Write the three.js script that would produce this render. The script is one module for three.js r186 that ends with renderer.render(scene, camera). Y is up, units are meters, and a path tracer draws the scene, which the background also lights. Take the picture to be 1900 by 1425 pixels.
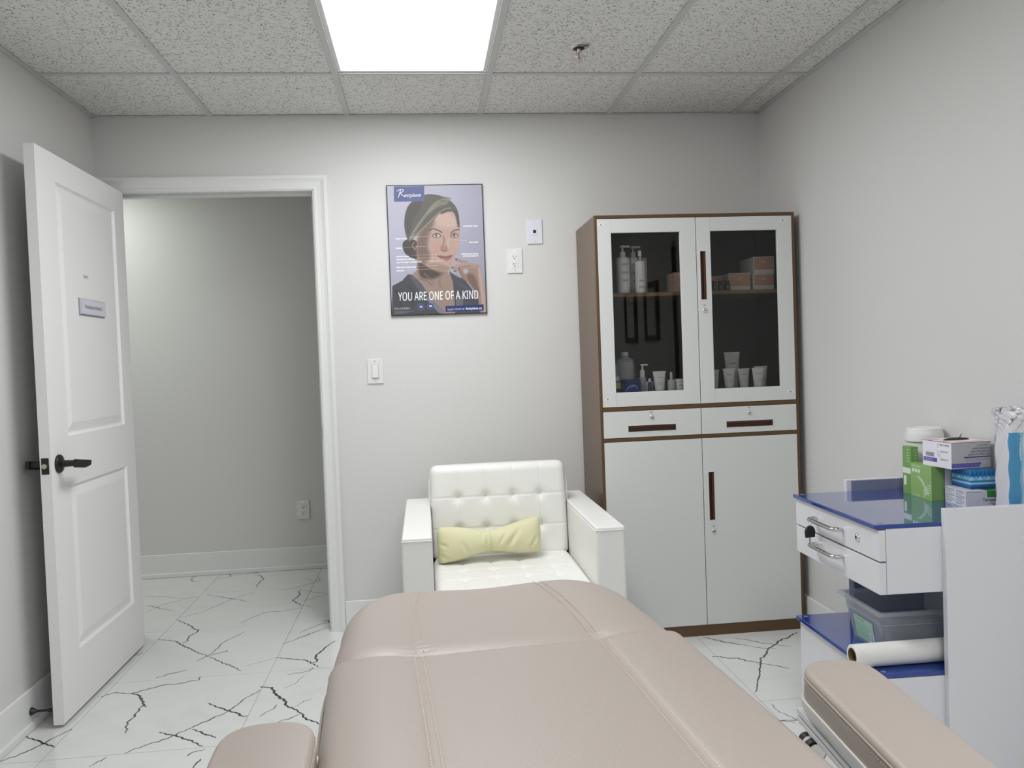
import * as THREE from 'three';
import { RoundedBoxGeometry } from 'three/addons/geometries/RoundedBoxGeometry.js';
import { mergeGeometries, mergeVertices } from 'three/addons/utils/BufferGeometryUtils.js';
import { RectAreaLightUniformsLib } from 'three/addons/lights/RectAreaLightUniformsLib.js';

// ---------------------------------------------------------------- camera, light, exposure
const scene = new THREE.Scene();
scene.background = new THREE.Color(0x000000);
const camera = new THREE.PerspectiveCamera(49.55, 1900 / 1425, 0.05, 30);
camera.position.set(-0.0244, 1.2293, 3.9044);
camera.rotation.set(-0.0288, -0.1046, -0.0369, 'YXZ');
const renderer = new THREE.WebGLRenderer({ antialias: true });
renderer.toneMapping = THREE.LinearToneMapping;
renderer.toneMappingExposure = 1.53;
renderer.shadowMap.enabled = true;
RectAreaLightUniformsLib.init();
const PANEL = 7.1, REAR_PANEL = 7.0, PANEL_GLOW = 1.6, HALL_PANEL = 4.6;
const hallColor = new THREE.Color(0.96, 1.0, 0.94);
const panelColor = new THREE.Color(0.98, 0.995, 1.0);

// ---------------------------------------------------------------- helpers
let seed = 20240611;
const rnd = () => { seed = (seed * 1664525 + 1013904223) >>> 0; return seed / 4294967296; };
const ran = (a, b) => a + (b - a) * rnd();
const used = new Map();
const numbered = (n) => { const k = used.get(n) || 0; used.set(n, k + 1); return k ? n + '_' + String(k).padStart(3, '0') : n; };
const tag = (o, label, category, group) => { o.userData.label = label; o.userData.category = category; if (group) o.userData.group = group; return o; };
const struct = (o) => { o.userData.kind = 'structure'; return o; };
const thing = (name, label, category, p = [0, 0, 0], turn = 0, group) => {
  const o = new THREE.Group(); o.name = numbered(name); o.position.set(...p); o.rotation.y = turn; scene.add(o);
  return tag(o, label, category, group);
};
const mesh = (name, geo, mat, parent, p, r) => {
  const top = !parent; const m = new THREE.Mesh(geo, mat); m.name = top ? numbered(name) : name;
  m.castShadow = m.receiveShadow = true; if (p) m.position.set(...p); if (r) m.rotation.set(...r);
  (parent || scene).add(m); return m;
};
const merge = (list) => mergeGeometries(list.map((g) => { const h = g.index ? g.toNonIndexed() : g.clone(); for (const k of Object.keys(h.attributes)) if (!['position', 'normal', 'uv'].includes(k)) h.deleteAttribute(k); h.clearGroups(); return h; }));
// axis box from corner to corner, uv in metres
const box = (x0, x1, y0, y1, z0, z1) => {
  const g = new THREE.BoxGeometry(x1 - x0, y1 - y0, z1 - z0); g.translate((x0 + x1) / 2, (y0 + y1) / 2, (z0 + z1) / 2); return metreUV(g);
};
const rbox = (x0, x1, y0, y1, z0, z1, r = 0.003, s = 2) => {
  const g = new RoundedBoxGeometry(x1 - x0, y1 - y0, z1 - z0, s, Math.min(r, (x1 - x0) / 2.01, (y1 - y0) / 2.01, (z1 - z0) / 2.01)); g.translate((x0 + x1) / 2, (y0 + y1) / 2, (z0 + z1) / 2); g.clearGroups(); return metreUV(g);
};
function metreUV(g) {
  const p = g.attributes.position, n = g.attributes.normal, uv = new Float32Array(p.count * 2);
  for (let i = 0; i < p.count; i++) {
    const ax = Math.abs(n.getX(i)), ay = Math.abs(n.getY(i)), az = Math.abs(n.getZ(i));
    if (ay >= ax && ay >= az) { uv[2 * i] = p.getX(i); uv[2 * i + 1] = p.getZ(i); } else if (ax >= az) { uv[2 * i] = p.getZ(i); uv[2 * i + 1] = p.getY(i); } else { uv[2 * i] = p.getX(i); uv[2 * i + 1] = p.getY(i); }
  }
  g.setAttribute('uv', new THREE.BufferAttribute(uv, 2)); return g;
}
const cyl = (r0, r1, h, seg = 24) => new THREE.CylinderGeometry(r1, r0, h, seg);
const lathe = (pts, seg = 32) => new THREE.LatheGeometry(pts.map(([r, y]) => new THREE.Vector2(Math.max(r, 0.00001), y)), seg).rotateY(-Math.PI / 2);
const at = (g, x, y, z) => { g.translate(x, y, z); return g; };
const tube = (pts, r, seg = 40, rs = 10, closed = false) => new THREE.TubeGeometry(new THREE.CatmullRomCurve3(pts.map((p) => new THREE.Vector3(...p)), closed, 'centripetal'), seg, r, rs, closed);
// canvas textures
const canvas = (w, h, draw) => { const c = document.createElement('canvas'); c.width = w; c.height = h; const g = c.getContext('2d'); draw(g, w, h); return c; };
const tex = (c, srgb = true, repeat = false) => { const t = new THREE.CanvasTexture(c); if (srgb) t.colorSpace = THREE.SRGBColorSpace; if (repeat) t.wrapS = t.wrapT = THREE.RepeatWrapping; return t; };
const std = (color, roughness = 0.6, extra = {}) => new THREE.MeshStandardMaterial({ color, roughness, ...extra });
const phy = (color, roughness = 0.6, extra = {}) => new THREE.MeshPhysicalMaterial({ color, roughness, ...extra });
const lin = (r, g, b) => new THREE.Color().setRGB(r, g, b);
// tiling grey noise for bumps (wrapping value noise, several octaves)
function noiseTex(size, octaves, base, metres, gain = 0.55) {
  const d = new Float32Array(size * size);
  let amp = 1, tot = 0, cells = base;
  for (let o = 0; o < octaves; o++, cells *= 2, amp *= gain) {
    const lat = Float32Array.from({ length: cells * cells }, rnd); tot += amp;
    for (let y = 0; y < size; y++) for (let x = 0; x < size; x++) {
      const fx = x / size * cells, fy = y / size * cells, x0 = Math.floor(fx), y0 = Math.floor(fy);
      let u = fx - x0, v = fy - y0; u = u * u * (3 - 2 * u); v = v * v * (3 - 2 * v);
      const a = lat[(y0 % cells) * cells + x0 % cells], b = lat[(y0 % cells) * cells + (x0 + 1) % cells], c = lat[((y0 + 1) % cells) * cells + x0 % cells], e = lat[((y0 + 1) % cells) * cells + (x0 + 1) % cells];
      d[y * size + x] += amp * ((a * (1 - u) + b * u) * (1 - v) + (c * (1 - u) + e * u) * v);
    }
  }
  const px = new Uint8Array(size * size * 4);
  for (let i = 0; i < size * size; i++) { const v = Math.max(0, Math.min(255, d[i] / tot * 255)); px[4 * i] = px[4 * i + 1] = px[4 * i + 2] = v; px[4 * i + 3] = 255; }
  const t = new THREE.DataTexture(px, size, size); t.wrapS = t.wrapT = THREE.RepeatWrapping; t.magFilter = THREE.LinearFilter; t.repeat.set(1 / metres, 1 / metres); t.needsUpdate = true; return t;
}
const orange = noiseTex(256, 3, 32, 0.25);      // roller stipple of the wall paint
const grainFine = noiseTex(256, 2, 64, 0.12);   // leather pores

// ---------------------------------------------------------------- materials
const M = {
  wall: std(lin(0.70, 0.695, 0.685), 0.55, { bumpMap: orange, bumpScale: 0.0004 }),
  trim: std(lin(0.80, 0.805, 0.795), 0.35),
  door: std(lin(0.87, 0.87, 0.865), 0.4),
  grid: std(lin(0.60, 0.60, 0.59), 0.5),
  black: std(lin(0.008, 0.008, 0.008), 0.35),
  blackMatte: std(lin(0.012, 0.012, 0.013), 0.6),
  steel: std(lin(0.62, 0.60, 0.57), 0.22, { metalness: 1 }),
  chrome: std(lin(0.75, 0.75, 0.75), 0.12, { metalness: 1 }),
  brass: std(lin(0.55, 0.50, 0.38), 0.35, { metalness: 1 }),
  brown: phy(lin(0.10, 0.048, 0.012), 0.38, { clearcoat: 0.3, clearcoatRoughness: 0.25 }),
  brownDeep: std(lin(0.075, 0.022, 0.009), 0.4),
  cabWhite: std(lin(0.70, 0.715, 0.70), 0.4),
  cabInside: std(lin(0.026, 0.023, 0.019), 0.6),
  shelfWood: std(lin(0.20, 0.125, 0.065), 0.5),
  glass: phy(lin(0.80, 0.80, 0.80), 0.0, { transmission: 1, ior: 1.33 }),
  plate: std(lin(0.78, 0.78, 0.765), 0.3),
  plateCool: std(lin(0.75, 0.755, 0.83), 0.3),
  white: std(lin(0.80, 0.80, 0.79), 0.45),
  whiteGloss: phy(lin(0.80, 0.80, 0.82), 0.25, { clearcoat: 0.5, clearcoatRoughness: 0.1 }),
  leather: phy(lin(0.86, 0.855, 0.825), 0.38, { bumpMap: grainFine, bumpScale: 0.0002 }),
  taupe: phy(lin(0.415, 0.36, 0.325), 0.42, { bumpMap: grainFine, bumpScale: 0.00025 }),
  taupeThread: std(lin(0.66, 0.58, 0.52), 0.7),
  taupePiping: std(lin(0.43, 0.36, 0.31), 0.5),
  velvet: phy(lin(0.72, 0.70, 0.45), 0.85, { sheen: 0.5, sheenColor: lin(0.9, 0.9, 0.7), sheenRoughness: 0.4 }),
  cartWhite: phy(lin(0.76, 0.76, 0.80), 0.3, { clearcoat: 0.4, clearcoatRoughness: 0.15 }),
  blueGlass: phy(lin(0.002, 0.04, 0.27), 0.06, { clearcoat: 1, clearcoatRoughness: 0.03 }),
  slate: phy(lin(0.22, 0.23, 0.34), 0.25, {}),
  clearPlastic: phy(lin(0.88, 0.90, 0.93), 0.12, { transmission: 0.82, ior: 1.45 }),
  paper: std(lin(0.80, 0.80, 0.775), 0.85),
  kraft: std(lin(0.22, 0.13, 0.06), 0.8),
  rubber: std(lin(0.02, 0.02, 0.02), 0.7),
};

// ---------------------------------------------------------------- the room
const XL = -1.452, XR = 1.628, H = 2.3746, ZN = 4.9, HZ = -1.264, HX0 = -3.0, HX1 = 1.8, WT = 0.12;
const DL = -1.385, DR = -0.497, DT = 2.04, CW = 0.0665;   // door opening and casing width
const wall = (name, list) => struct(mesh(name, merge(list), M.wall));
const TOP = H + 0.1;
wall('wall_back', [box(XL - WT, DL, 0, TOP, -WT, 0), box(DL, DR, DT + 0.02, TOP, -WT, 0), box(DR, HX1, 0, TOP, -WT, 0)]);
wall('wall_left', [box(XL - WT, XL, 0, TOP, 0, ZN + WT)]);
wall('wall_right', [box(XR, XR + WT, 0, TOP, 0, ZN + WT)]);
wall('wall_front', [box(XL, XR, 0, TOP, ZN, ZN + WT)]);
wall('wall_hall', [box(HX0 - WT, HX1 + WT, 0, TOP, HZ - WT, HZ)]);
wall('wall_hall_left', [box(HX0 - WT, HX0, 0, TOP, HZ, 0)]);
wall('wall_hall_right', [box(HX1, HX1 + WT, 0, TOP, HZ, 0)]);
wall('wall_hall_near', [box(HX0, XL - WT, 0, TOP, -WT, 0)]);

// baseboards with their shoe strip
const BH = 0.139;
const skirt = (name, x0, x1, z0, z1, nx, nz, shoe = true) => {
  const o = new THREE.Group(); o.name = name; scene.add(o); struct(o); const t = 0.014, s = 0.024;
  const f = (h0, h1, t0, r) => rbox(nx > 0 ? x0 : nx < 0 ? x1 - t0 : x0, nx > 0 ? x0 + t0 : x1, h0, h1, nz > 0 ? z0 : nz < 0 ? z1 - t0 : z0, nz > 0 ? z0 + t0 : z1, r);
  mesh('board', f(0, BH, t, 0.004), M.trim, o);
  if (shoe) mesh('shoe_strip', f(0, 0.027, s, 0.005), M.trim, o);
};
skirt('baseboard_back', DR + CW, XR, 0, 0.014, 0, 1, false);
skirt('baseboard_left', XL, XL + 0.014, 0.03, ZN, 1, 0);
skirt('baseboard_right', XR - 0.014, XR, 0.014, ZN, -1, 0, false);
skirt('baseboard_hall', HX0, HX1, HZ, HZ + 0.014, 0, 1);

// ---------------------------------------------------------------- floor of veined tiles
const VEINS = [
[1.5,-1.61,-0.86,-1.536,-0.827,-1.464,-0.798,-1.387,-0.749,-1.312,-0.781],
[2,-1.499,-0.532,-1.465,-0.629,-1.412,-0.69,-1.355,-0.745,-1.299,-0.77],
[3,-1.538,-0.654,-1.497,-0.633,-1.453,-0.591,-1.373,-0.527],
[3,-1.265,-0.801,-1.176,-0.741,-1.124,-0.698,-1.07,-0.662,-1,-0.601],
[2,-1.303,-0.38,-1.247,-0.423,-1.193,-0.478,-1.147,-0.573,-1.098,-0.673,-1.042,-0.756,-0.996,-0.793],
[4,-1.297,-0.359,-1.24,-0.292,-1.197,-0.236,-1.169,-0.193,-1.141,-0.163,-1.143,-0.119,-1.16,-0.066,-1.149,-0.008,-1.162,0.022],
[4,-1.293,-0.064,-1.21,-0.021,-1.183,0.012,-1.141,0.066,-1.09,0.129,-1.009,0.217],
[3,-1.009,0.217,-0.941,0.291,-0.876,0.363,-0.817,0.432],
[3,-1.035,0.274,-1.007,0.222,-0.972,0.195,-0.934,0.178,-0.932,0.163],
[2.5,-1,0.219,-0.987,0.133,-0.974,0.044,-0.943,-0.019,-0.909,-0.088],
[2.5,-0.959,-0.238,-0.906,-0.329,-0.877,-0.382,-0.789,-0.385,-0.696,-0.422],
[4,-0.703,-0.47,-0.741,-0.526,-0.764,-0.575,-0.746,-0.627,-0.747,-0.705,-0.76,-0.76],
[2,-0.703,-0.47,-0.642,-0.431],
[2,-0.704,-0.55,-0.647,-0.593,-0.592,-0.66],
[2,-0.766,-0.802,-0.673,-0.707,-0.593,-0.668],
[2.5,-0.864,-0.801,-0.796,-0.818,-0.719,-0.891,-0.637,-0.959],
[2.5,-0.77,-1.018,-0.692,-0.941,-0.683,-0.961,-0.674,-1.003,-0.693,-1.04],
[2.5,-1.298,-1.136,-1.22,-1.195,-1.136,-1.211,-1.073,-1.243,-0.957,-1.252,-0.874,-1.256],
[3,-1.271,-1.293,-1.214,-1.184],
[4,-1.085,-1.189,-1.046,-1.165,-1.009,-1.078,-1.02,-1,-1.016,-0.892],
[3,-1.445,-1.266,-1.444,-1.172,-1.425,-1.122,-1.376,-1.11],
[3,-0.699,0.135,-0.628,0.05,-0.566,-0.021,-0.516,-0.069],
[2.5,-0.646,-0.01,-0.577,-0.113,-0.525,-0.147],
[3,-0.564,-0.156,-0.538,-0.181,-0.517,-0.114],
[4,-0.7,0.301,-0.646,0.329,-0.576,0.356,-0.548,0.385,-0.507,0.451],
[4.5,-0.534,0.4,-0.519,0.391,-0.532,0.317,-0.508,0.235,-0.467,0.14],
[1.5,-0.807,0.382,-0.751,0.338,-0.7,0.301],
[2.5,-0.62,0.515,-0.541,0.495,-0.526,0.458],
[3,-1.149,0.444,-1.103,0.406,-1.048,0.377],
[3.5,-1.302,0.601,-1.262,0.57,-1.196,0.593,-1.146,0.564,-1.097,0.529,-1.038,0.525,-0.965,0.498,-0.969,0.466],
[5,-1.197,0.589,-1.157,0.62,-1.135,0.662,-1.109,0.713,-1.094,0.74],
[3.5,-1.109,0.713,-1.112,0.757,-1.109,0.81,-1.114,0.875,-1.09,0.956],
[4.5,-0.867,0.752,-0.804,0.808,-0.735,0.865,-0.716,0.891,-0.698,0.894],
[3,-1.039,1.115,-0.997,1.073,-0.939,1.033,-0.875,0.961,-0.824,0.898,-0.781,0.848,-0.753,0.783,-0.731,0.714,-0.698,0.657],
[5.5,-0.701,0.623,-0.656,0.642,-0.634,0.705,-0.589,0.779,-0.57,0.828,-0.514,0.899],
[4,-0.514,0.899,-0.485,0.955,-0.43,1.014],
[2.5,-0.578,0.97,-0.536,0.937,-0.509,0.912],
[2,-0.651,0.907,-0.619,0.853,-0.609,0.811],
[4,-0.973,0.973,-0.921,1.006,-0.855,1.056,-0.796,1.11],
[4,-0.865,0.971,-0.813,1.019,-0.769,1.053],
[2.5,-0.826,1.174,-0.822,1.155,-0.784,1.134],
[3,-0.785,1.261,-0.779,1.203],
[3,-0.435,1.273,-0.415,1.216],
[3,-1.428,1.104,-1.406,1.075,-1.376,1.045,-1.346,0.986,-1.317,0.931,-1.297,0.885],
[4,-1.434,0.917,-1.366,0.968,-1.294,1.025],
[2,-1.12,1.193,-1.103,1.157,-1.088,1.133],
[2.5,-1.346,0.146,-1.319,0.139,-1.305,0.117],
[1.2,-0.608,0.661,-0.565,0.6,-0.55,0.54],
[1.2,-0.546,0.85,-0.514,0.803,-0.488,0.781],
[3.5,1.132,0.433,1.162,0.467,1.194,0.513,1.245,0.556,1.278,0.584],
[2.5,1.278,0.584,1.326,0.62,1.37,0.637],
[2.5,1.259,0.48,1.306,0.515,1.343,0.561,1.388,0.586,1.441,0.624],
[4,1.539,0.465,1.474,0.518,1.419,0.55,1.386,0.591,1.349,0.625,1.296,0.7,1.264,0.732,1.222,0.826,1.183,0.914,1.117,1.04],
[4,1.089,0.671,1.123,0.678,1.153,0.701,1.185,0.71,1.199,0.737,1.227,0.753,1.26,0.783],
[3,1.26,0.783,1.303,0.82,1.332,0.848],
[2,1.109,1.279,1.147,1.3]
];
const TX = 0.6, TZ = 0.65, X0 = -0.695, Z0 = 0.47;
const drawVein = (g, v, sx, sz, x0, z0, ppm) => {
  const w = v[0] * 0.0015;
  for (let k = 1; k + 3 < v.length; k += 2) {
    const n = 10;
    for (let i = 0; i < n; i++) {
      const f = (t) => { const a = v[k] + (v[k + 2] - v[k]) * t, b = v[k + 1] + (v[k + 3] - v[k + 1]) * t, e = t > 0 && t < 1 ? 0.0035 : 0; return [a + Math.sin(a * 190 + b * 77 + k) * e, b + Math.sin(b * 160 - a * 90 + k * 2) * e]; };
      const p = f(i / n), q = f((i + 1) / n), whole = ((k - 1) / 2 + i / n) / ((v.length - 3) / 2), taper = 0.45 + 0.55 * Math.sin(Math.PI * Math.min(1, whole * 0.9 + 0.08));
      g.lineWidth = Math.max(1, w * ppm * taper * (0.75 + 0.5 * Math.abs(Math.sin(p[0] * 53 + p[1] * 71))));
      g.beginPath(); g.moveTo((p[0] - x0) * ppm, (p[1] - z0) * ppm); g.lineTo((q[0] - x0) * ppm, (q[1] - z0) * ppm); g.stroke();
    }
  }
};
const marble = (w, d, x0, z0, ppm, veins) => tex(canvas(Math.round(w * ppm), Math.round(d * ppm), (g, W, D) => {
  g.fillStyle = '#e3e4e3'; g.fillRect(0, 0, W, D);
  g.filter = 'blur(9px)';
  for (let i = 0; i < 26 * w * d; i++) { g.strokeStyle = `rgba(150,155,158,${ran(0.04, 0.12)})`; g.lineWidth = ran(3, 12); let x = rnd() * W, y = rnd() * D; g.beginPath(); g.moveTo(x, y); for (let k = 0; k < 4; k++) { x += ran(-90, 130); y += ran(-60, 90); g.lineTo(x, y); } g.stroke(); }
  g.filter = 'none'; g.lineCap = 'round';
  for (const v of veins) {
    g.strokeStyle = `rgba(22,22,25,${Math.min(0.97, 0.5 + v[0] * 0.14)})`;
    drawVein(g, v, 1, 1, x0, z0, ppm);
  }
}));
const wander = (x, z, a, len, w) => { const v = [w, x, z]; for (let s = 0; s < len; s += 0.06) { a += ran(-0.5, 0.5); x += Math.cos(a) * 0.06; z += Math.sin(a) * 0.06; v.push(x, z); } return v; };
const zoneL = { x0: X0 - 2 * TX, x1: X0 + TX, z0: Z0 - 3 * TZ, z1: Z0 + 2 * TZ }, zoneR = { x0: X0 + TX, x1: X0 + 4 * TX, z0: Z0 - TZ, z1: Z0 + 3 * TZ };
const extraR = []; for (let i = 0; i < 9; i++) extraR.push(wander(ran(0, 1.6), ran(1.3, 2.3), ran(0, 6), ran(0.3, 0.7), ran(2, 4)));
const extraL = []; for (let i = 0; i < 12; i++) extraR.push(wander(ran(0, 0.9), ran(0.3, 1.7), ran(0, 6), ran(0.2, 0.45), ran(2, 4.5))); for (let i = 0; i < 4; i++) extraL.push(wander(ran(-1.4, -0.3), ran(1.4, 1.7), ran(0, 6), ran(0.2, 0.4), ran(2, 4)));
for (const z of [zoneL, zoneR]) z.map = marble(z.x1 - z.x0, z.z1 - z.z0, z.x0, z.z0, 620, VEINS.concat(z === zoneR ? extraR : extraL));
const plain = [0, 1, 2].map(() => marble(TX, TZ, 0, 0, 620, [0, 1, 2, 3].map(() => wander(ran(0, TX), ran(0, TZ), ran(0, 6), ran(0.25, 0.6), ran(1.5, 4)))));
const tileMat = (map) => phy(0xffffff, 0.2, { map, clearcoat: 0.35, clearcoatRoughness: 0.06 });
zoneL.mat = tileMat(zoneL.map); zoneR.mat = tileMat(zoneR.map); const plainMat = plain.map(tileMat);
const floor = new THREE.Group(); floor.name = 'floor'; struct(floor); scene.add(floor);
mesh('grout_bed', box(HX0, HX1, -0.1, -0.0025, HZ, ZN), std(lin(0.42, 0.42, 0.41), 0.8), floor);
for (let i = -4; i < 5; i++) for (let j = -3; j < 7; j++) {
  let a = X0 + i * TX, b = a + TX, c = Z0 + j * TZ, d = c + TZ; const hall = c < -WT;
  a = Math.max(a, hall ? HX0 : XL - 0.01); b = Math.min(b, hall ? HX1 : XR + 0.01); c = Math.max(c, HZ); d = Math.min(d, ZN);
  if (b - a < 0.02 || d - c < 0.02) continue;
  const e = 0.0012, g = box(a + e, b - e, -0.012, 0, c + e, d - e), p = g.attributes.position, uv = g.attributes.uv;
  const mx = (a + b) / 2, mz = (c + d) / 2, zone = [zoneL, zoneR].find((z) => mx > z.x0 && mx < z.x1 && mz > z.z0 && mz < z.z1);
  const fr = zone || { x0: X0 + i * TX, x1: X0 + i * TX + TX, z0: Z0 + j * TZ, z1: Z0 + j * TZ + TZ };
  for (let k = 0; k < p.count; k++) uv.setXY(k, (p.getX(k) - fr.x0) / (fr.x1 - fr.x0), 1 - (p.getZ(k) - fr.z0) / (fr.z1 - fr.z0));
  mesh('floor_tile', g, zone ? zone.mat : plainMat[(i * 5 + j * 3 + 60) % 3], floor);
}

// ---------------------------------------------------------------- suspended ceiling
const G = 0.6096, G0 = -0.9373, ZR = [0, 0.55, 1.769, 2.988, 4.207, ZN], XG = [XL, G0, G0 + G, G0 + 2 * G, G0 + 3 * G, G0 + 4 * G, XR];
const fissure = (seedy) => canvas(1024, 1024, (g, W, D) => {
  g.fillStyle = '#e6e5e2'; g.fillRect(0, 0, W, D); g.lineCap = 'round';
  for (let i = 0; i < 5200; i++) { g.fillStyle = `rgba(120,118,114,${ran(0.1, 0.4)})`; g.fillRect(rnd() * W, rnd() * D, ran(1, 3), ran(1, 3)); }
  for (let i = 0; i < 2300; i++) {
    const x = rnd() * W, y = rnd() * D, a = ran(-0.55, 0.55) + (rnd() < 0.12 ? 1.4 : 0), l = ran(4, 13);
    g.strokeStyle = `rgba(${70 + rnd() * 30 | 0},${68 + rnd() * 28 | 0},66,${ran(0.45, 0.9)})`; g.lineWidth = ran(1.8, 4.2);
    g.beginPath(); g.moveTo(x, y); g.quadraticCurveTo(x + Math.cos(a) * l * 0.5 + ran(-3, 3), y + Math.sin(a) * l * 0.5 + ran(-3, 3), x + Math.cos(a) * l, y + Math.sin(a) * l); g.stroke();
  }
  for (let i = 0; i < 420; i++) { g.fillStyle = `rgba(38,37,36,${ran(0.6, 0.95)})`; g.beginPath(); g.ellipse(rnd() * W, rnd() * D, ran(2.5, 5), ran(2, 3.5), rnd() * 3, 0, 7); g.fill(); }
});
const fisA = fissure(), ceilMats = [[0, 0], [0.37, 0.61], [0.71, 0.23], [0.13, 0.83]].map(([u, v]) => { const t = tex(fisA, true, true); t.repeat.set(1 / G, 1 / G); t.offset.set(u, v); const b = tex(fisA, false, true); b.repeat.copy(t.repeat); b.offset.copy(t.offset); return std(0xffffff, 0.95, { map: t, bumpMap: b, bumpScale: 0.002 }); });
const ceiling = new THREE.Group(); ceiling.name = 'ceiling'; struct(ceiling); scene.add(ceiling);
mesh('deck', box(HX0, HX1, TOP, TOP + 0.08, HZ, ZN), std(lin(0.25, 0.25, 0.25), 0.9), ceiling);
const isLight = (i, j) => (i === 2 && j === 1) || (i === 3 && j === 3);
let ct = 0;
for (let i = 0; i < 6; i++) for (let j = 0; j < 5; j++) {
  if (isLight(i, j)) continue;
  const lifted = i === 1 && j === 0, g = lifted ? metreUV(new THREE.BoxGeometry(G - 0.008, 0.015, 0.542, 24, 1, 8).translate(G0 + G / 2, H + 0.0125, 0.275)) : rbox(XG[i] + 0.004, XG[i + 1] - 0.004, H + 0.005, H + 0.02, ZR[j] + 0.004, ZR[j + 1] - 0.004, 0.002, 1);
  const m = mesh('ceiling_tile', g, ceilMats[ct++ % 4], ceiling);
  if (lifted) { const p = g.attributes.position; for (let k = 0; k < p.count; k++) { const t = p.getZ(k) / 0.55, s = Math.max(0, 1 - Math.abs((p.getX(k) - (G0 + 0.33)) / 0.27)); p.setY(k, p.getY(k) + 0.012 * t * t * s); } g.computeVertexNormals(); }
}
for (let i = 1; i < 6; i++) mesh('main_runner', merge([rbox(XG[i] - 0.012, XG[i] + 0.012, H, H + 0.004, 0, ZN, 0.001, 1), box(XG[i] - 0.002, XG[i] + 0.002, H + 0.002, H + 0.04, 0, ZN)]), M.grid, ceiling);
for (let j = 1; j < 5; j++) for (let i = 0; i < 6; i++) mesh('cross_tee', merge([rbox(XG[i] + (i ? 0.012 : 0), XG[i + 1] - (i < 5 ? 0.012 : 0), H + 0.0004, H + 0.0044, ZR[j] - 0.012, ZR[j] + 0.012, 0.001, 1)]), M.grid, ceiling);
mesh('wall_angle', rbox(XL, XL + 0.021, H - 0.001, H + 0.003, 0, ZN, 0.001, 1), M.grid, ceiling);
mesh('wall_angle', rbox(XR - 0.021, XR, H - 0.001, H + 0.003, 0, ZN, 0.001, 1), M.grid, ceiling);
mesh('wall_angle', rbox(XL, XR, H - 0.001, H + 0.003, 0, 0.015, 0.001, 1), M.grid, ceiling);
mesh('wall_angle', rbox(XL, XR, H - 0.001, H + 0.003, ZN - 0.021, ZN, 0.001, 1), M.grid, ceiling);
mesh('hall_panel', box(HX0, HX1, H, H + 0.02, HZ, -WT), std(lin(0.6, 0.6, 0.58), 0.9), ceiling);

// recessed light panels
const glowMat = (k, tint) => new THREE.MeshStandardMaterial({ color: 0xffffff, emissive: tint, emissiveIntensity: k, roughness: 0.6 });
const panelLight = (label, x0, x1, z0, z1, y, power, group, tint = panelColor) => {
  const o = thing('ceiling_light', label, 'light', [(x0 + x1) / 2, y, (z0 + z1) / 2], 0, group);
  const w = (x1 - x0) / 2, d = (z1 - z0) / 2, f = 0.015;
  for (const [a, b, c, e] of [[-w, -w + f, -d, d], [w - f, w, -d, d], [-w + f, w - f, -d, -d + f], [-w + f, w - f, d - f, d]]) mesh('frame', rbox(a, b, 0.0045, 0.018, c, e, 0.002, 1), M.white, o);
  mesh('diffuser', box(-w + f, w - f, 0.010, 0.014, -d + f, d - f), glowMat(PANEL_GLOW, tint), o);
  const l = new THREE.RectAreaLight(tint, power, 2 * (w - f), 2 * (d - f)); l.position.set(0, 0.003, 0); l.rotation.x = -Math.PI / 2; o.add(l);
};
panelLight('bright white rectangular light panel recessed in the ceiling', XG[2] + 0.012, XG[3] - 0.012, 0.562, 1.757, H, PANEL);
panelLight('second white light panel recessed in the ceiling behind the viewer', XG[3] + 0.012, XG[4] - 0.012, 3.0, 4.195, H, REAR_PANEL);
panelLight('white light panel in the hallway ceiling beyond the doorway', -2.35, -1.75, -1.0, -0.4, H - 0.022, HALL_PANEL, undefined, hallColor);

// ---------------------------------------------------------------- doorway: casing, jamb, strike
{
  const o = new THREE.Group(); o.name = 'trim_1'; struct(o); scene.add(o);
  const prof = [[0, 0], [0, 0.010], [0.004, 0.013], [0.012, 0.013], [0.016, 0.010], [0.034, 0.012], [0.046, 0.017], [0.050, 0.020], [0.061, 0.020], [0.0665, 0.016], [0.0665, 0]];
  const path = [[DL, 0, -1, 0], [DL, DT, -1, 1], [DR, DT, 1, 1], [DR, 0, 1, 0]];
  const pos = [];
  const P = (s, k) => { const [x, y, dx, dy] = path[s], [w, t] = prof[k]; return [x + dx * w, y + dy * w, t]; };
  for (let s = 0; s < 3; s++) for (let k = 0; k + 1 < prof.length; k++) { const a = P(s, k), b = P(s + 1, k), c = P(s + 1, k + 1), d = P(s, k + 1); pos.push(...a, ...b, ...c, ...a, ...c, ...d); }
  const g = new THREE.BufferGeometry(); g.setAttribute('position', new THREE.Float32BufferAttribute(pos, 3)); g.computeVertexNormals(); g.setAttribute('uv', new THREE.Float32BufferAttribute(new Float32Array(pos.length / 3 * 2), 2));
  mesh('casing', g, M.trim, o);
  mesh('jamb', merge([box(DL - 0.004, DL + 0.003, 0, DT, -WT, 0.008), box(DR - 0.003, DR + 0.004, 0, DT, -WT, 0.008), box(DL, DR, DT - 0.003, DT + 0.022, -WT, 0.008)]), M.trim, o);
  mesh('door_stop_strip', merge([rbox(DL + 0.003, DL + 0.014, 0, DT - 0.003, -0.075, -0.04, 0.002, 1), rbox(DR - 0.014, DR - 0.003, 0, DT - 0.003, -0.075, -0.04, 0.002, 1), rbox(DL + 0.014, DR - 0.014, DT - 0.014, DT - 0.003, -0.075, -0.04, 0.002, 1)]), M.trim, o);
  mesh('strike_plate', rbox(DR - 0.0045, DR - 0.0025, 0.90, 0.96, -0.036, 0.006, 0.0008, 1), M.black, o);
}

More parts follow.
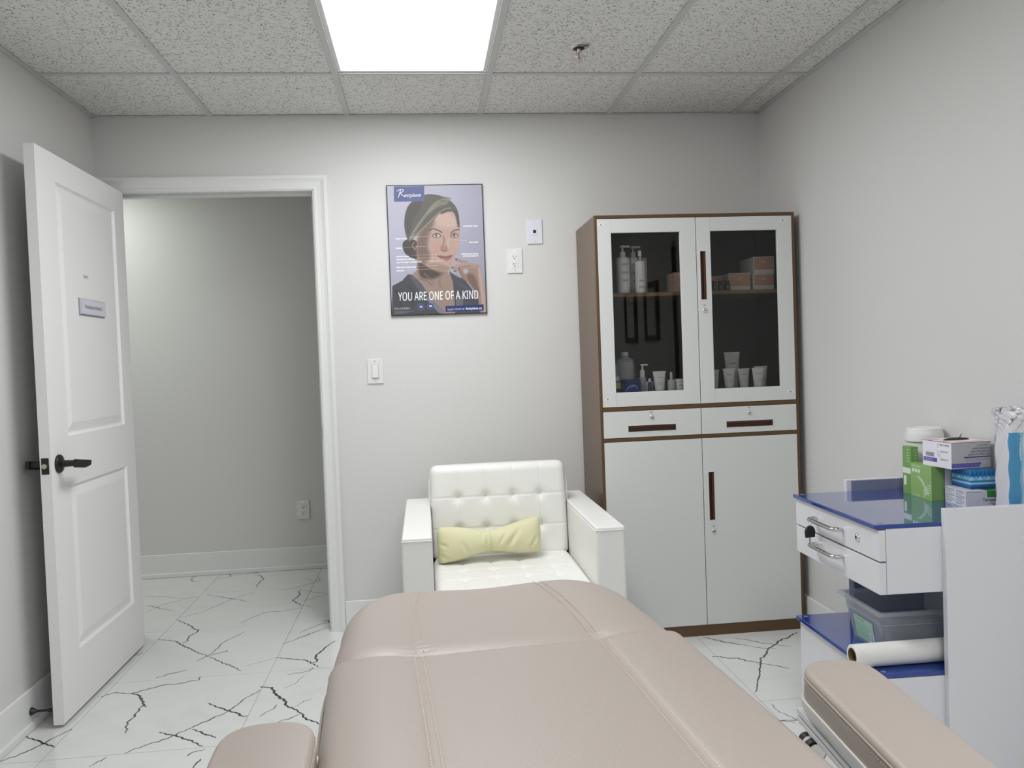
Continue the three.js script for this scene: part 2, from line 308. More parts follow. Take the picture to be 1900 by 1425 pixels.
// ---------------------------------------------------------------- the open door, edge on the left wall side
{
  const o = new THREE.Group(); o.name = 'door_1'; struct(o); o.position.set(-1.3425, 0, 0.027); scene.add(o);
  o.userData.label = 'white two panel door standing open against the left wall';
  const T = 0.0175, L = 0.847, B = 0.012, TP = 2.036;
  const panels = [[0.112, 0.690, 1.012, 1.935], [0.112, 0.690, 0.228, 0.832]];
  const ring = [[0, 0], [0.007, -0.009], [0.013, -0.0105], [0.020, -0.009], [0.044, -0.003], [0.046, -0.0025]];
  const face = (s) => {
    const sh = new THREE.Shape(); sh.moveTo(0, B); sh.lineTo(L, B); sh.lineTo(L, TP); sh.lineTo(0, TP); sh.closePath();
    for (const [a, b, c, d] of panels) { const h = new THREE.Path(); h.moveTo(a, c); h.lineTo(a, d); h.lineTo(b, d); h.lineTo(b, c); h.closePath(); sh.holes.push(h); }
    const flat = new THREE.ShapeGeometry(sh).toNonIndexed(), pos = Array.from(flat.attributes.position.array);
    for (const [a, b, c, d] of panels) {
      const R = ring.map(([w, dep]) => [[a + w, c + w, dep], [b - w, c + w, dep], [b - w, d - w, dep], [a + w, d - w, dep]]);
      for (let k = 0; k + 1 < R.length; k++) for (let e = 0; e < 4; e++) { const p = R[k][e], q = R[k][(e + 1) % 4], r = R[k + 1][(e + 1) % 4], t = R[k + 1][e]; pos.push(...p, ...q, ...r, ...p, ...r, ...t); }
      const e = R[R.length - 1]; pos.push(...e[0], ...e[1], ...e[2], ...e[0], ...e[2], ...e[3]);
    }
    for (let k = 0; k < pos.length; k += 9) { // (along, up, depth) -> (x, y, z)
      const tri = []; for (let j = 0; j < 3; j++) tri.push([s * (T + pos[k + 3 * j + 2]), pos[k + 3 * j + 1], pos[k + 3 * j]]);
      if (s > 0) tri.reverse();
      for (let j = 0; j < 3; j++) { pos[k + 3 * j] = tri[j][0]; pos[k + 3 * j + 1] = tri[j][1]; pos[k + 3 * j + 2] = tri[j][2]; }
    }
    const g = new THREE.BufferGeometry(); g.setAttribute('position', new THREE.Float32BufferAttribute(pos, 3)); g.computeVertexNormals(); return metreUV(g);
  };
  mesh('leaf', merge([face(1), face(-1), box(-T, T, B, TP, L - 0.0005, L), box(-T, T, B, TP, 0, 0.0005), box(-T, T, TP - 0.0005, TP, 0, L), box(-T, T, B, B + 0.0005, 0, L)]), M.door, o);
  for (const s of [1, -1]) {
    const h = new THREE.Group(); h.name = 'door_handle'; h.position.set(s * T, 0.921, 0.783); o.add(h); h.scale.x = s;
    const rose = lathe([[0, 0.014], [0.014, 0.014], [0.018, 0.011], [0.030, 0.009], [0.033, 0.005], [0.033, 0]], 36); rose.rotateZ(-Math.PI / 2);
    mesh('rosette', rose, M.black, h);
    const neck = cyl(0.013, 0.011, 0.048, 24); neck.rotateZ(-Math.PI / 2); neck.translate(0.036, 0, 0); mesh('neck', neck, M.black, h);
    const sh = new THREE.Shape(); sh.moveTo(0.016, -0.014); sh.lineTo(-0.055, -0.0145); sh.quadraticCurveTo(-0.088, -0.010, -0.108, -0.003); sh.lineTo(-0.108, 0.011); sh.quadraticCurveTo(-0.06, 0.011, 0.016, 0.011); sh.closePath();
    const lev = new THREE.ExtrudeGeometry(sh, { depth: 0.009, bevelEnabled: true, bevelSize: 0.002, bevelThickness: 0.002, bevelSegments: 2 }); lev.rotateY(-Math.PI / 2); lev.rotateX(-0.13); lev.translate(0.068, 0, 0); mesh('lever', metreUV(lev), M.black, h);
  }
  // shape runs along z after the turn, so the lever points to the hinges
  mesh('latch_plate', rbox(-0.0125, 0.0125, 0.892, 0.949, L - 0.0006, L + 0.0018, 0.004), M.black, o);
  const la = cyl(0.0085, 0.0085, 0.012, 20); la.rotateX(Math.PI / 2); mesh('latch_bolt', at(la, 0.001, 0.921, L + 0.006), M.brass, o);
  for (const y of [0.25, 1.02, 1.80]) mesh('hinge', at(cyl(0.007, 0.007, 0.09, 14), -T - 0.004, y, -0.006), M.black, o);
}
const textPlate = (w, h, ppm, bg, draw) => tex(canvas(Math.round(w * ppm), Math.round(h * ppm), (g, W, D) => { g.fillStyle = bg; g.fillRect(0, 0, W, D); draw(g, W, D); }));
const faceMat = (map, roughness = 0.5, extra = {}) => phy(0xffffff, roughness, { map, ...extra });
{
  const s = thing('door_sign', 'small silver framed sign reading Procedure Room 3 on the open door', 'sign', [-1.3275, 1.463, 0.436]);
  mesh('backing', rbox(0, 0.004, 0, 0.066, -0.125, 0.125, 0.001), std(lin(0.35, 0.36, 0.45), 0.35), s);
  mesh('cover', rbox(0.004, 0.009, 0.004, 0.064, -0.123, 0.123, 0.001), std(lin(0.62, 0.62, 0.68), 0.25), s);
  const g = new THREE.PlaneGeometry(0.236, 0.052); g.rotateY(Math.PI / 2); g.translate(0.0095, 0.034, 0);
  mesh('print', g, faceMat(textPlate(0.236, 0.052, 2600, '#d9d9e4', (c, W, D) => { c.fillStyle = '#1c1c20'; c.font = `bold ${D * 0.4}px sans-serif`; c.textAlign = 'center'; c.textBaseline = 'middle'; c.save(); c.translate(W / 2, D / 2); c.scale(0.95, 1); c.fillText('Procedure Room 3', 0, 0); c.restore(); }), 0.3), s);
  const t = thing('door_sticker', 'tiny printed label on the upper panel of the open door', 'label', [-1.3279, 1.606, 0.476]);
  const gp = new THREE.BoxGeometry(0.0006, 0.020, 0.05); gp.translate(0.0003, 0.010, 0); const bl = std(lin(0.78, 0.785, 0.775), 0.4);
  mesh('sticker', gp, [faceMat(textPlate(0.05, 0.020, 3000, '#e3e4e3', (c, W, D) => { c.fillStyle = '#333'; c.font = `bold ${D * 0.6}px sans-serif`; c.textAlign = 'center'; c.textBaseline = 'middle'; c.fillText('Room 3', W / 2, D / 2); }), 0.4), bl, bl, bl, bl, bl], t);
}
{
  const s = thing('door_stop', 'black spring door stop fixed to the left baseboard behind the door', 'door stop', [XL + 0.014, 0.063, 0.862]);
  const f = lathe([[0, 0], [0.014, 0], [0.0135, 0.004], [0.008, 0.013], [0.0045, 0.022]], 24); f.rotateZ(-Math.PI / 2); mesh('base', f, M.black, s);
  const rod = lathe([[0.0042, 0.02], [0.0042, 0.058], [0.0065, 0.059], [0.0065, 0.068], [0, 0.070]], 20); rod.rotateZ(-Math.PI / 2); mesh('rod', rod, M.black, s);
}

// ---------------------------------------------------------------- wall plates
const plate = (name, label, category, x, y, z, mat, build) => {
  const o = thing(name, label, category, [x, y, z]);
  mesh('cover_plate', rbox(-0.0365, 0.0365, -0.058, 0.058, 0, 0.007, 0.003, 3), mat, o);
  for (const s of [-1, 1]) { const c = cyl(0.0028, 0.0028, 0.0012, 12); c.rotateX(Math.PI / 2); mesh('screw', at(c, 0, s * 0.046, 0.0072), M.chrome, o); }
  build(o); return o;
};
const duplex = (o) => {
  mesh('receptacle', rbox(-0.0168, 0.0168, -0.0335, 0.0335, 0.006, 0.009, 0.001), M.white, o);
  for (const s of [-1, 1]) for (const [dx, w, h, dy] of [[-0.0065, 0.0022, 0.009, 0.004], [0.0065, 0.0022, 0.007, 0.004], [0, 0.005, 0.005, -0.007]]) mesh('slot', box(dx - w / 2, dx + w / 2, s * 0.017 + dy - h / 2, s * 0.017 + dy + h / 2, 0.0086, 0.0094), M.black, o);
};
plate('wall_outlet', 'white duplex power outlet on the wall below the data jack', 'outlet', 0.419, 1.694, 0, M.plate, duplex);
plate('wall_outlet', 'white duplex power outlet low on the hallway wall through the doorway', 'outlet', -0.79, 0.364, HZ, M.plate, duplex);
plate('data_jack', 'white wall plate with one small black data socket', 'data jack', 0.519, 1.829, 0, M.plateCool, (o) => {
  mesh('insert', rbox(-0.0135, 0.0135, -0.018, 0.018, 0.006, 0.0085, 0.001), M.plateCool, o); mesh('socket', rbox(-0.0085, 0.0065, -0.0075, 0.0075, 0.008, 0.0092, 0.0004, 1), M.black, o);
});
plate('light_switch', 'white rocker light switch beside the door casing', 'switch', -0.249, 1.201, 0, M.plate, (o) => {
  mesh('bezel', rbox(-0.0168, 0.0168, -0.0335, 0.0335, 0.005, 0.0078, 0.001), std(lin(0.5, 0.5, 0.49), 0.4), o);
  const r = rbox(-0.0145, 0.0145, -0.031, 0.031, -0.003, 0.004, 0.0015); r.rotateX(-0.09); mesh('rocker', at(r, 0, 0, 0.0085), M.plate, o);
});

// ---------------------------------------------------------------- sprinkler head
{
  const o = thing('sprinkler_head', 'chrome fire sprinkler head hanging from the ceiling', 'sprinkler', [0.59, H + 0.004, 0.847]);
  mesh('escutcheon', lathe([[0.006, -0.012], [0.012, -0.012], [0.022, -0.010], [0.036, -0.006], [0.040, -0.001], [0.040, 0.002]], 40), M.steel, o);
  mesh('cup', lathe([[0.0, -0.0125], [0.019, -0.0128], [0.021, -0.0105]], 32), M.blackMatte, o);
  mesh('stem', at(cyl(0.006, 0.008, 0.016), 0, -0.018, 0), M.steel, o);
  for (const s of [-1, 1]) mesh('frame_arm', tube([[s * 0.007, -0.022, 0], [s * 0.011, -0.034, 0], [s * 0.008, -0.047, 0], [0, -0.053, 0]], 0.0018, 16, 8), M.steel, o);
  mesh('bulb', at(cyl(0.0022, 0.0022, 0.024, 12), 0, -0.036, 0), std(lin(0.3, 0.05, 0.03), 0.15), o);
  mesh('deflector', at(cyl(0.014, 0.014, 0.0018, 20), 0, -0.056, 0), M.steel, o);
}

// ---------------------------------------------------------------- the advertising poster
{
  const W = 909, D = 1234;
  const c = canvas(W, D, (g) => {
    const bg = g.createLinearGradient(0, 0, W, D * 0.8); bg.addColorStop(0, '#c8cbdc'); bg.addColorStop(0.55, '#b4b6c8'); bg.addColorStop(1, '#a3a5b6'); g.fillStyle = bg; g.fillRect(0, 0, W, D);
    g.setTransform(0.9983, 0.0297, -0.0559, 1.0003, -164.6, -133.1);
    const path = (pts, close = true) => { g.beginPath(); g.moveTo(pts[0][0], pts[0][1]); const n = pts.length; for (let i = 0; i < (close ? n : n - 1); i++) { const p0 = pts[(i - 1 + n) % n], p1 = pts[i], p2 = pts[(i + 1) % n], p3 = pts[(i + 2) % n], a = !close && i === 0 ? p1 : p0, b = !close && i === n - 2 ? p2 : p3; g.bezierCurveTo(p1[0] + (p2[0] - a[0]) / 6, p1[1] + (p2[1] - a[1]) / 6, p2[0] - (b[0] - p1[0]) / 6, p2[1] - (b[1] - p1[1]) / 6, p2[0], p2[1]); } };
    const shape = (pts, fill, blur = 0) => { g.filter = blur ? `blur(${blur}px)` : 'none'; g.fillStyle = fill; path(pts); g.fill(); g.filter = 'none'; };
    const line = (pts, col, w, blur = 0) => { g.filter = blur ? `blur(${blur}px)` : 'none'; g.strokeStyle = col; g.lineWidth = w; g.lineCap = 'round'; path(pts, false); g.stroke(); g.filter = 'none'; };
    const poly = (pts, fill) => { g.fillStyle = fill; g.beginPath(); pts.forEach((p, i) => (i ? g.lineTo(...p) : g.moveTo(...p))); g.closePath(); g.fill(); };
    // hair bun and neck
    shape([[330, 690], [345, 650], [400, 630], [470, 660], [480, 760], [470, 820], [400, 800], [350, 760]], '#4a4542');
    shape([[430, 1000], [470, 920], [480, 780], [600, 860], [740, 900], [780, 960], [880, 1010], [900, 1400], [700, 1420], [560, 1200]], '#a08c80');
    shape([[490, 840], [600, 910], [700, 950], [740, 940], [660, 1000], [560, 1010], [500, 980]], '#54473f', 10);
    line([[540, 960], [600, 1010], [640, 1060]], '#8a7468', 10, 5); line([[700, 960], [690, 1040], [700, 1090]], '#857064', 12, 6); line([[480, 1010], [560, 1030], [620, 1075]], '#7d6a60', 9, 5);
    // face
    shape([[470, 640], [470, 800], [520, 860], [600, 900], [690, 930], [755, 938], [800, 905], [822, 840], [840, 780], [872, 720], [878, 620], [872, 500], [840, 400], [760, 340], [660, 350], [560, 440], [480, 560]], '#c0a598');
    shape([[470, 640], [470, 800], [540, 870], [600, 800], [570, 700], [590, 560], [640, 450], [600, 430], [520, 500]], '#7d695f', 14);
    shape([[560, 880], [650, 860], [760, 890], [790, 900], [755, 936], [660, 925]], '#a58c7f', 9);
    shape([[640, 400], [740, 370], [830, 420], [850, 500], [760, 520], [660, 500]], '#cdb4a8', 16);
    shape([[610, 680], [680, 660], [700, 720], [660, 760], [615, 740]], '#c69c94', 14);
    shape([[830, 660], [868, 650], [870, 700], [840, 730]], '#c9a79c', 8);
    line([[440, 660], [425, 690], [450, 730], [465, 700]], '#a08878', 10, 3);
    // hair
    g.globalCompositeOperation = 'source-over'; shape([[345, 440], [370, 330], [430, 260], [520, 210], [610, 200], [720, 225], [810, 285], [860, 370], [872, 480], [872, 520], [858, 440], [820, 350], [760, 340], [690, 370], [640, 430], [560, 510], [470, 590], [395, 650], [352, 560]], '#625f59');
    shape([[380, 320], [450, 260], [520, 225], [500, 330], [430, 450], [385, 590], [355, 520], [350, 430]], '#55524d', 6);
    const strands = [['#7d7a6e', 9], ['#8f8d7d', 7], ['#9c9a88', 8], ['#84816f', 6], ['#a3a18e', 9], ['#777468', 6]];
    strands.forEach(([col, w], i) => line([[400 + i * 3, 625 - i * 4], [450 + i * 12, 530 - i * 14], [545 + i * 12, 415 - i * 22], [650 + i * 10, 325 - i * 18], [745 + i * 8, 290 - i * 10]], col, w * 1.4, 5));
    line([[395, 640], [470, 578], [560, 492], [640, 412], [715, 352], [780, 330]], '#96947f', 16, 6);
    line([[700, 376], [760, 352], [815, 356], [848, 410], [866, 500]], '#57534c', 24, 4);
    for (let i = 0; i < 26; i++) line([[360 + i * 5, 560 - i * 9], [420 + i * 9, 400 - i * 6], [540 + i * 9, 280 - i * 2], [650 + i * 5, 230 + i * 3]], i % 3 ? 'rgba(120,117,105,0.25)' : 'rgba(50,47,43,0.3)', 2.5);
    // brows, eyes, nose, mouth
    line([[582, 545], [620, 530], [670, 545], [705, 565]], '#5a4640', 9, 1.5); line([[792, 570], [825, 545], [872, 534]], '#5a4640', 9, 1.5);
    const eye = (x, y, w, h) => { shape([[x - w, y + 3], [x - w * 0.4, y - h], [x + w * 0.4, y - h], [x + w, y + 4], [x + w * 0.3, y + h], [x - w * 0.5, y + h]], '#6b574f', 7); shape([[x - w * 0.75, y + 2], [x - w * 0.3, y - h * 0.75], [x + w * 0.3, y - h * 0.7], [x + w * 0.78, y + 4], [x + w * 0.2, y + h * 0.75], [x - w * 0.4, y + h * 0.7]], '#d8d4d4'); g.fillStyle = '#56595c'; g.beginPath(); g.arc(x - w * 0.08, y - 1, h * 0.72, 0, 7); g.fill(); g.fillStyle = '#17181a'; g.beginPath(); g.arc(x - w * 0.08, y - 1, h * 0.35, 0, 7); g.fill(); g.fillStyle = '#fff'; g.beginPath(); g.arc(x + w * 0.05, y - h * 0.25, h * 0.17, 0, 7); g.fill(); line([[x - w, y + 4], [x - w * 0.3, y - h * 0.85], [x + w * 0.35, y - h * 0.8], [x + w, y + 5]], '#2f2623', 5, 0.8); };
    eye(655, 594, 42, 18); eye(828, 592, 36, 17);
    line([[722, 600], [728, 650], [716, 690], [700, 715], [712, 738], [745, 742]], '#8a6d62', 10, 5); shape([[700, 700], [740, 690], [770, 700], [768, 735], [740, 745], [705, 738]], '#a98a7e', 7);
    line([[708, 732], [728, 742], [752, 740]], '#6d5049', 6, 2); line([[770, 620], [766, 680], [772, 715]], '#d6bdb0', 9, 5);
    shape([[660, 790], [700, 786], [742, 792], [765, 788], [808, 782], [800, 806], [768, 832], [728, 830], [690, 812]], '#9d6a6a', 1.5); line([[660, 790], [715, 800], [760, 802], [808, 783]], '#6d4145', 5, 1); line([[705, 818], [740, 822], [775, 816]], '#b98986', 9, 4);
    line([[640, 760], [634, 800], [648, 840]], '#a98d80', 8, 4);
    // blouse
    poly([[238, 1080], [330, 1030], [385, 968], [425, 970], [500, 1080], [560, 1170], [700, 1330], [720, 1380], [240, 1400]], '#4b4d53');
    poly([[780, 935], [850, 985], [930, 1010], [1000, 1100], [1090, 1240], [1140, 1390], [850, 1400], [835, 1180], [820, 1040]], '#4d4f56');
    poly([[395, 975], [425, 970], [520, 1060], [600, 1180], [560, 1200], [470, 1090]], '#5d6068'); poly([[560, 1200], [600, 1180], [750, 1330], [690, 1340]], '#7f838c'); poly([[850, 1180], [925, 1170], [920, 1270], [855, 1280]], '#6d7078');
    line([[270, 1120], [310, 1200], [330, 1300]], '#36383d', 14, 6); line([[400, 1080], [440, 1160], [430, 1260]], '#3a3c42', 14, 7); line([[880, 1060], [940, 1090], [980, 1140]], '#676a72', 8, 4);
    // hand
    shape([[870, 910], [900, 880], [960, 860], [1040, 870], [1080, 890], [1100, 980], [1130, 1120], [1150, 1340], [1090, 1330], [1060, 1150], [1000, 1080], [930, 1010], [890, 960]], '#a58b80');
    shape([[1060, 900], [1090, 930], [1125, 1120], [1145, 1330], [1120, 1330], [1085, 1120]], '#c2ab9e', 5); shape([[950, 980], [1010, 960], [1060, 1060], [1080, 1180], [1010, 1090]], '#7d665d', 9);
    line([[845, 822], [890, 838], [950, 850]], '#ab9185', 26); line([[815, 902], [880, 878], [960, 866], [1040, 880]], '#b79d91', 27); line([[880, 912], [940, 895], [1040, 895]], '#ad9387', 27); line([[838, 932], [880, 925]], '#a58a7e', 20);
    line([[890, 940], [910, 980], [935, 1010]], '#937a70', 26);
    line([[825, 915], [900, 893], [980, 880]], '#7b635a', 4, 1.5); for (const [x, y] of [[848, 820], [815, 902], [836, 934], [880, 914]]) { g.fillStyle = '#6d5a55'; g.beginPath(); g.ellipse(x, y, 11, 8, 0.4, 0, 7); g.fill(); }
    shape([[918, 922], [955, 915], [965, 935], [945, 962], [926, 948]], '#b6b8c6');
    g.setTransform(1, 0, 0, 1, 0, 0); g.globalCompositeOperation = 'multiply'; g.fillStyle = '#ebe7e9'; g.fillRect(0, 0, W, D); g.globalCompositeOperation = 'source-over'; g.setTransform(0.9983, 0.0297, -0.0559, 1.0003, -164.6, -133.1);
    // writing
    g.fillStyle = '#5a5f8c'; poly([[238, 130], [528, 122], [532, 268], [242, 276]], '#585d8b');
    g.save(); g.translate(266, 232); g.rotate(-0.035); g.strokeStyle = '#fff'; g.fillStyle = '#fff';
    line([[2, -56], [20, -66], [48, -74], [66, -66], [58, -50], [34, -40]], '#fff', 5); line([[40, -70], [28, -30], [16, 2]], '#fff', 6); line([[34, -40], [52, -22], [76, -2]], '#fff', 5);
    g.font = 'italic 43px sans-serif'; g.fillStyle = '#fff'; g.fillText('estylane', 70, 0, 165); g.restore();
    const label = (s, x, y, align, w) => { g.save(); g.translate(x, y); g.rotate(-0.03); g.font = 'bold 17px sans-serif'; g.textAlign = align; g.fillStyle = 'rgba(255,255,255,0.95)'; g.fillText(s, 0, 0, w); g.restore(); };
    label('FOREHEAD LINES', 1050, 505, 'right', 160); label('FINE LINES', 1058, 660, 'right', 105); label('WRINKLES BETWEEN', 1062, 772, 'right', 190); label('NOSE AND MOUTH', 1064, 792, 'right', 165);
    label("CROW'S FEET", 262, 636, 'left', 122); label('CHEEKS', 264, 726, 'left', 74); label('LIPSTICK LINES', 268, 806, 'left', 140); label('AND MOUTH CORNERS', 272, 834, 'left', 175); label('LIPS (VOLUME & DEFINITION)', 274, 862, 'left', 262); label('MOUTH TO CHIN LINES', 276, 908, 'left', 204); label('JAWLINE', 278, 940, 'left', 84);
    for (const [x0, y0, x1, y1] of [[885, 492, 750, 494], [950, 640, 800, 634], [395, 612, 570, 606], [345, 710, 548, 700], [415, 786, 660, 776], [480, 812, 690, 802], [480, 836, 730, 826], [545, 848, 740, 838], [485, 892, 670, 880], [365, 928, 650, 912]]) { g.strokeStyle = 'rgba(255,255,255,0.55)'; g.lineWidth = 2.5; g.beginPath(); g.moveTo(x0, y0); g.lineTo(x1, y1); g.stroke(); }
    g.save(); g.translate(298, 1222); g.rotate(-0.030); g.fillStyle = '#fff'; g.scale(0.62, 1); g.font = '112px sans-serif'; g.fillText('YOU ARE ONE OF A KIND', 0, 0, 780 / 0.62); g.restore();
    g.save(); g.translate(262, 1306); g.rotate(-0.025); g.fillStyle = '#cfd0d6'; g.font = '26px sans-serif'; g.letterSpacing = '4px'; g.fillText('GALDERMA', 0, 0, 152); g.letterSpacing = '0px'; g.fillStyle = 'rgba(200,200,210,0.5)'; for (let i = 0; i < 3; i++) g.fillRect(0, 16 + i * 11, 190 - i * 50, 3); g.restore();
    for (const [x, y, s] of [[515, 1280, '75'], [608, 1272, '50']]) { g.fillStyle = '#2f3a74'; g.beginPath(); g.arc(x, y, 29, 0, 7); g.fill(); g.strokeStyle = '#9aa2cc'; g.lineWidth = 2; g.stroke(); g.fillStyle = '#fff'; g.font = 'bold 27px sans-serif'; g.textAlign = 'center'; g.fillText(s, x, y + 9); }
    poly([[752, 1272], [1122, 1256], [1124, 1314], [754, 1328]], '#27306b'); g.textAlign = 'left';
    g.save(); g.translate(772, 1314); g.rotate(-0.04); g.fillStyle = '#dfe1ee'; g.font = '28px sans-serif'; g.fillText('Learn more at ', 0, 0, 172); g.fillStyle = '#fff'; g.font = 'bold 29px sans-serif'; g.fillText('Restylane.ca', 176, 0, 158); g.restore();
  });
  const o = thing('poster', 'mounted advertising poster with a smiling woman touching her chin', 'poster', [0.0575, 1.7535, 0.001]);
  mesh('board', rbox(-0.2225, 0.2225, -0.301, 0.301, 0, 0.012, 0.001), M.blackMatte, o);
  const g = new THREE.PlaneGeometry(0.437, 0.594); g.translate(0, 0, 0.0125); mesh('print', g, faceMat(tex(c), 0.5), o);
}

// ---------------------------------------------------------------- the medicine cabinet
const CX0 = 0.714, CX1 = 1.598, CH = 1.827, CB = 0.012, CF = 0.425, CM = 1.1565;
const cabinet = thing('storage_cabinet', 'tall white and brown cabinet with glazed upper doors, drawers and lower doors', 'cabinet', [0, 0, 0]);
{
  const c = cabinet, e = 0.012, t = 0.016;
  mesh('side_panel', rbox(CX0, CX0 + e, 0, CH, CB, CF, 0.002, 1), M.brown, c);
  mesh('side_panel', rbox(CX1 - e, CX1, 0, CH, CB, CF, 0.002, 1), M.brown, c);
  mesh('top_panel', rbox(CX0 + e, CX1 - e, CH - 0.014, CH, CB, CF, 0.002, 1), M.brown, c);
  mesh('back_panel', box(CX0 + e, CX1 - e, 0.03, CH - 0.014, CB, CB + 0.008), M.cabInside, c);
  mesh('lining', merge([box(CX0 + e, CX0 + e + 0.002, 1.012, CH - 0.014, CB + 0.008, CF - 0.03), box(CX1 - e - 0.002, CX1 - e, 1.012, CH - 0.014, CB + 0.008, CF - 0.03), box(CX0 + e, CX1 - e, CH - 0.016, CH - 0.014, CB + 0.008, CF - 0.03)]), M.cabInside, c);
  mesh('plinth', rbox(CX0 + e, CX1 - e, 0, 0.047, CB, CF - 0.004, 0.001, 1), M.brown, c);
  mesh('rail', rbox(CX0 + e, CX1 - e, 0.994, 1.010, CB + 0.008, CF, 0.001, 1), M.brown, c);
  mesh('rail', rbox(CX0 + e, CX1 - e, 0.863, 0.877, CB + 0.008, CF, 0.001, 1), M.brown, c);
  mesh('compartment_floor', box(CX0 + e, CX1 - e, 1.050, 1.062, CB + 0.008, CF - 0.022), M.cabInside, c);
  mesh('shelf', rbox(CX0 + e + 0.002, CX1 - e - 0.002, 1.484, 1.500, CB + 0.008, 0.372, 0.001, 1), M.shelfWood, c);
  for (let k = 0; k < 14; k++) for (const x of [CX0 + e + 0.003, CX1 - e - 0.003]) mesh('shelf_slot', box(x - 0.001, x + 0.001, 1.10 + k * 0.028, 1.112 + k * 0.028, 0.29, 0.296), M.black, c);
  const lock = (p, x, y) => { const l = lathe([[0, 0.004], [0.0075, 0.004], [0.0105, 0.002], [0.0105, -0.002]], 28); l.rotateX(Math.PI / 2); const m = mesh('lock', at(l, x, y, CF + 0.001), M.chrome, p); mesh('keyhole', box(x - 0.005, x + 0.004, y - 0.0012, y + 0.0012, CF + 0.0045, CF + 0.0055), M.black, m);
    const s = textPlate(0.018, 0.010, 3000, '#d6d9d6', (q, W, D) => { q.fillStyle = '#444'; q.font = `bold ${D * 0.8}px sans-serif`; q.textAlign = 'center'; q.textBaseline = 'middle'; q.fillText('03', W / 2, D / 2); }); const g = new THREE.PlaneGeometry(0.018, 0.010); mesh('number_tag', at(g, x - 0.001, y + 0.0225, CF + 0.0008), faceMat(s, 0.4), p); };
  const pull = (p, x0, x1, y0, y1) => { // recessed brown grip in a pale lipped cut-out
    const b = 0.004; mesh('grip_lip', merge([rbox(x0 - b, x0, y0 - b, y1 + b, CF - 0.012, CF + 0.001, 0.0008, 1), rbox(x1, x1 + b, y0 - b, y1 + b, CF - 0.012, CF + 0.001, 0.0008, 1), rbox(x0, x1, y1, y1 + b, CF - 0.012, CF + 0.001, 0.0008, 1), rbox(x0, x1, y0 - b, y0, CF - 0.012, CF + 0.001, 0.0008, 1)]), M.cabWhite, p);
    mesh('grip', merge([box(x0, x1, y0, y1, CF - 0.0165, CF - 0.0145)]), M.brownDeep, p);
    if (x1 - x0 > y1 - y0) mesh('grip_bar', rbox(x0, x1, y1 - 0.009, y1, CF - 0.0145, CF - 0.003, 0.001, 1), M.brownDeep, p); else mesh('grip_bar', rbox(x1 - 0.009, x1, y0, y1, CF - 0.0145, CF - 0.003, 0.001, 1), M.brownDeep, p);
  };
  const withHole = (x0, x1, y0, y1, hx0, hx1, hy0, hy1) => { // a front with a rectangular opening
    const sh = new THREE.Shape(); sh.moveTo(x0, y0); sh.lineTo(x1, y0); sh.lineTo(x1, y1); sh.lineTo(x0, y1); sh.closePath();
    for (const [a, b, d, f] of [[hx0, hx1, hy0, hy1]].flat(0)) { const h = new THREE.Path(); h.moveTo(a, d); h.lineTo(a, f); h.lineTo(b, f); h.lineTo(b, d); h.closePath(); sh.holes.push(h); }
    return sh;
  };
  const front = (x0, x1, y0, y1, holes) => { const sh = new THREE.Shape(); sh.moveTo(x0, y0); sh.lineTo(x1, y0); sh.lineTo(x1, y1); sh.lineTo(x0, y1); sh.closePath(); for (const [a, b, d, f] of holes) { const h = new THREE.Path(); h.moveTo(a, d); h.lineTo(a, f); h.lineTo(b, f); h.lineTo(b, d); h.closePath(); sh.holes.push(h); } const g = new THREE.ExtrudeGeometry(sh, { depth: t - 0.002, bevelEnabled: true, bevelSize: 0.001, bevelThickness: 0.001, bevelSegments: 1, bevelOffset: -0.001 }); g.translate(0, 0, CF - t + 0.001); return metreUV(g); };
  const gapx = 0.0015, L0 = CX0 + e + 0.001, L1 = CM - gapx, R0 = CM + gapx, R1 = CX1 - e - 0.001;
  const part = (name) => { const o = new THREE.Group(); o.name = name; c.add(o); return o; };
  const pill = (p, x, y) => { mesh('sticker', rbox(x - 0.014, x + 0.014, y - 0.006, y + 0.006, CF - 0.0005, CF + 0.0006, 0.0005, 1), M.white, p); mesh('sticker_mark', box(x - 0.0018, x + 0.0018, y - 0.0035, y + 0.0035, CF + 0.0005, CF + 0.0008), M.blackMatte, p); };
  const glazed = (x0, x1, gx0, gx1, grip) => {
    const d = part('glass_door'), holes = [[gx0, gx1, 1.073, 1.752]]; if (grip) holes.push(grip);
    mesh('door_frame', front(x0, x1, 1.012, CH - 0.0155, holes), M.cabWhite, d);
    mesh('pane', box(gx0 - 0.006, gx1 + 0.006, 1.067, 1.758, CF - 0.019, CF - 0.0165), M.glass, d); return d;
  };
  let d = glazed(L0, L1, 0.786, 1.086); pill(d, 0.744, 1.787); pill(d, 0.749, 1.047); for (const y of [[1.754, CH - 0.017], [1.014, 1.072]]) mesh('joint_line', box(0.7855, 0.7865, y[0], y[1], CF - 0.0003, CF + 0.0002), std(lin(0.42, 0.43, 0.42), 0.6), d);
  d = glazed(R0, R1, 1.220, 1.519, [1.173, 1.197, 1.459, 1.666]); pull(d, 1.173, 1.197, 1.459, 1.666); lock(d, 1.187, 1.412); pill(d, 1.546, 1.790); pill(d, 1.561, 1.047); for (const y of [[1.754, CH - 0.017], [1.014, 1.072]]) mesh('joint_line', box(1.2195, 1.2205, y[0], y[1], CF - 0.0003, CF + 0.0002), std(lin(0.42, 0.43, 0.42), 0.6), d);
  for (const [x0, x1, hx] of [[L0, L1, 0.834], [R0, R1, 1.268]]) { const w = part('drawer'); mesh('drawer_front', front(x0, x1, 0.879, 0.992, [[hx, hx + 0.209, 0.903, 0.929]]), M.cabWhite, w); pull(w, hx, hx + 0.209, 0.903, 0.929); lock(w, hx + 0.104, 0.963); }
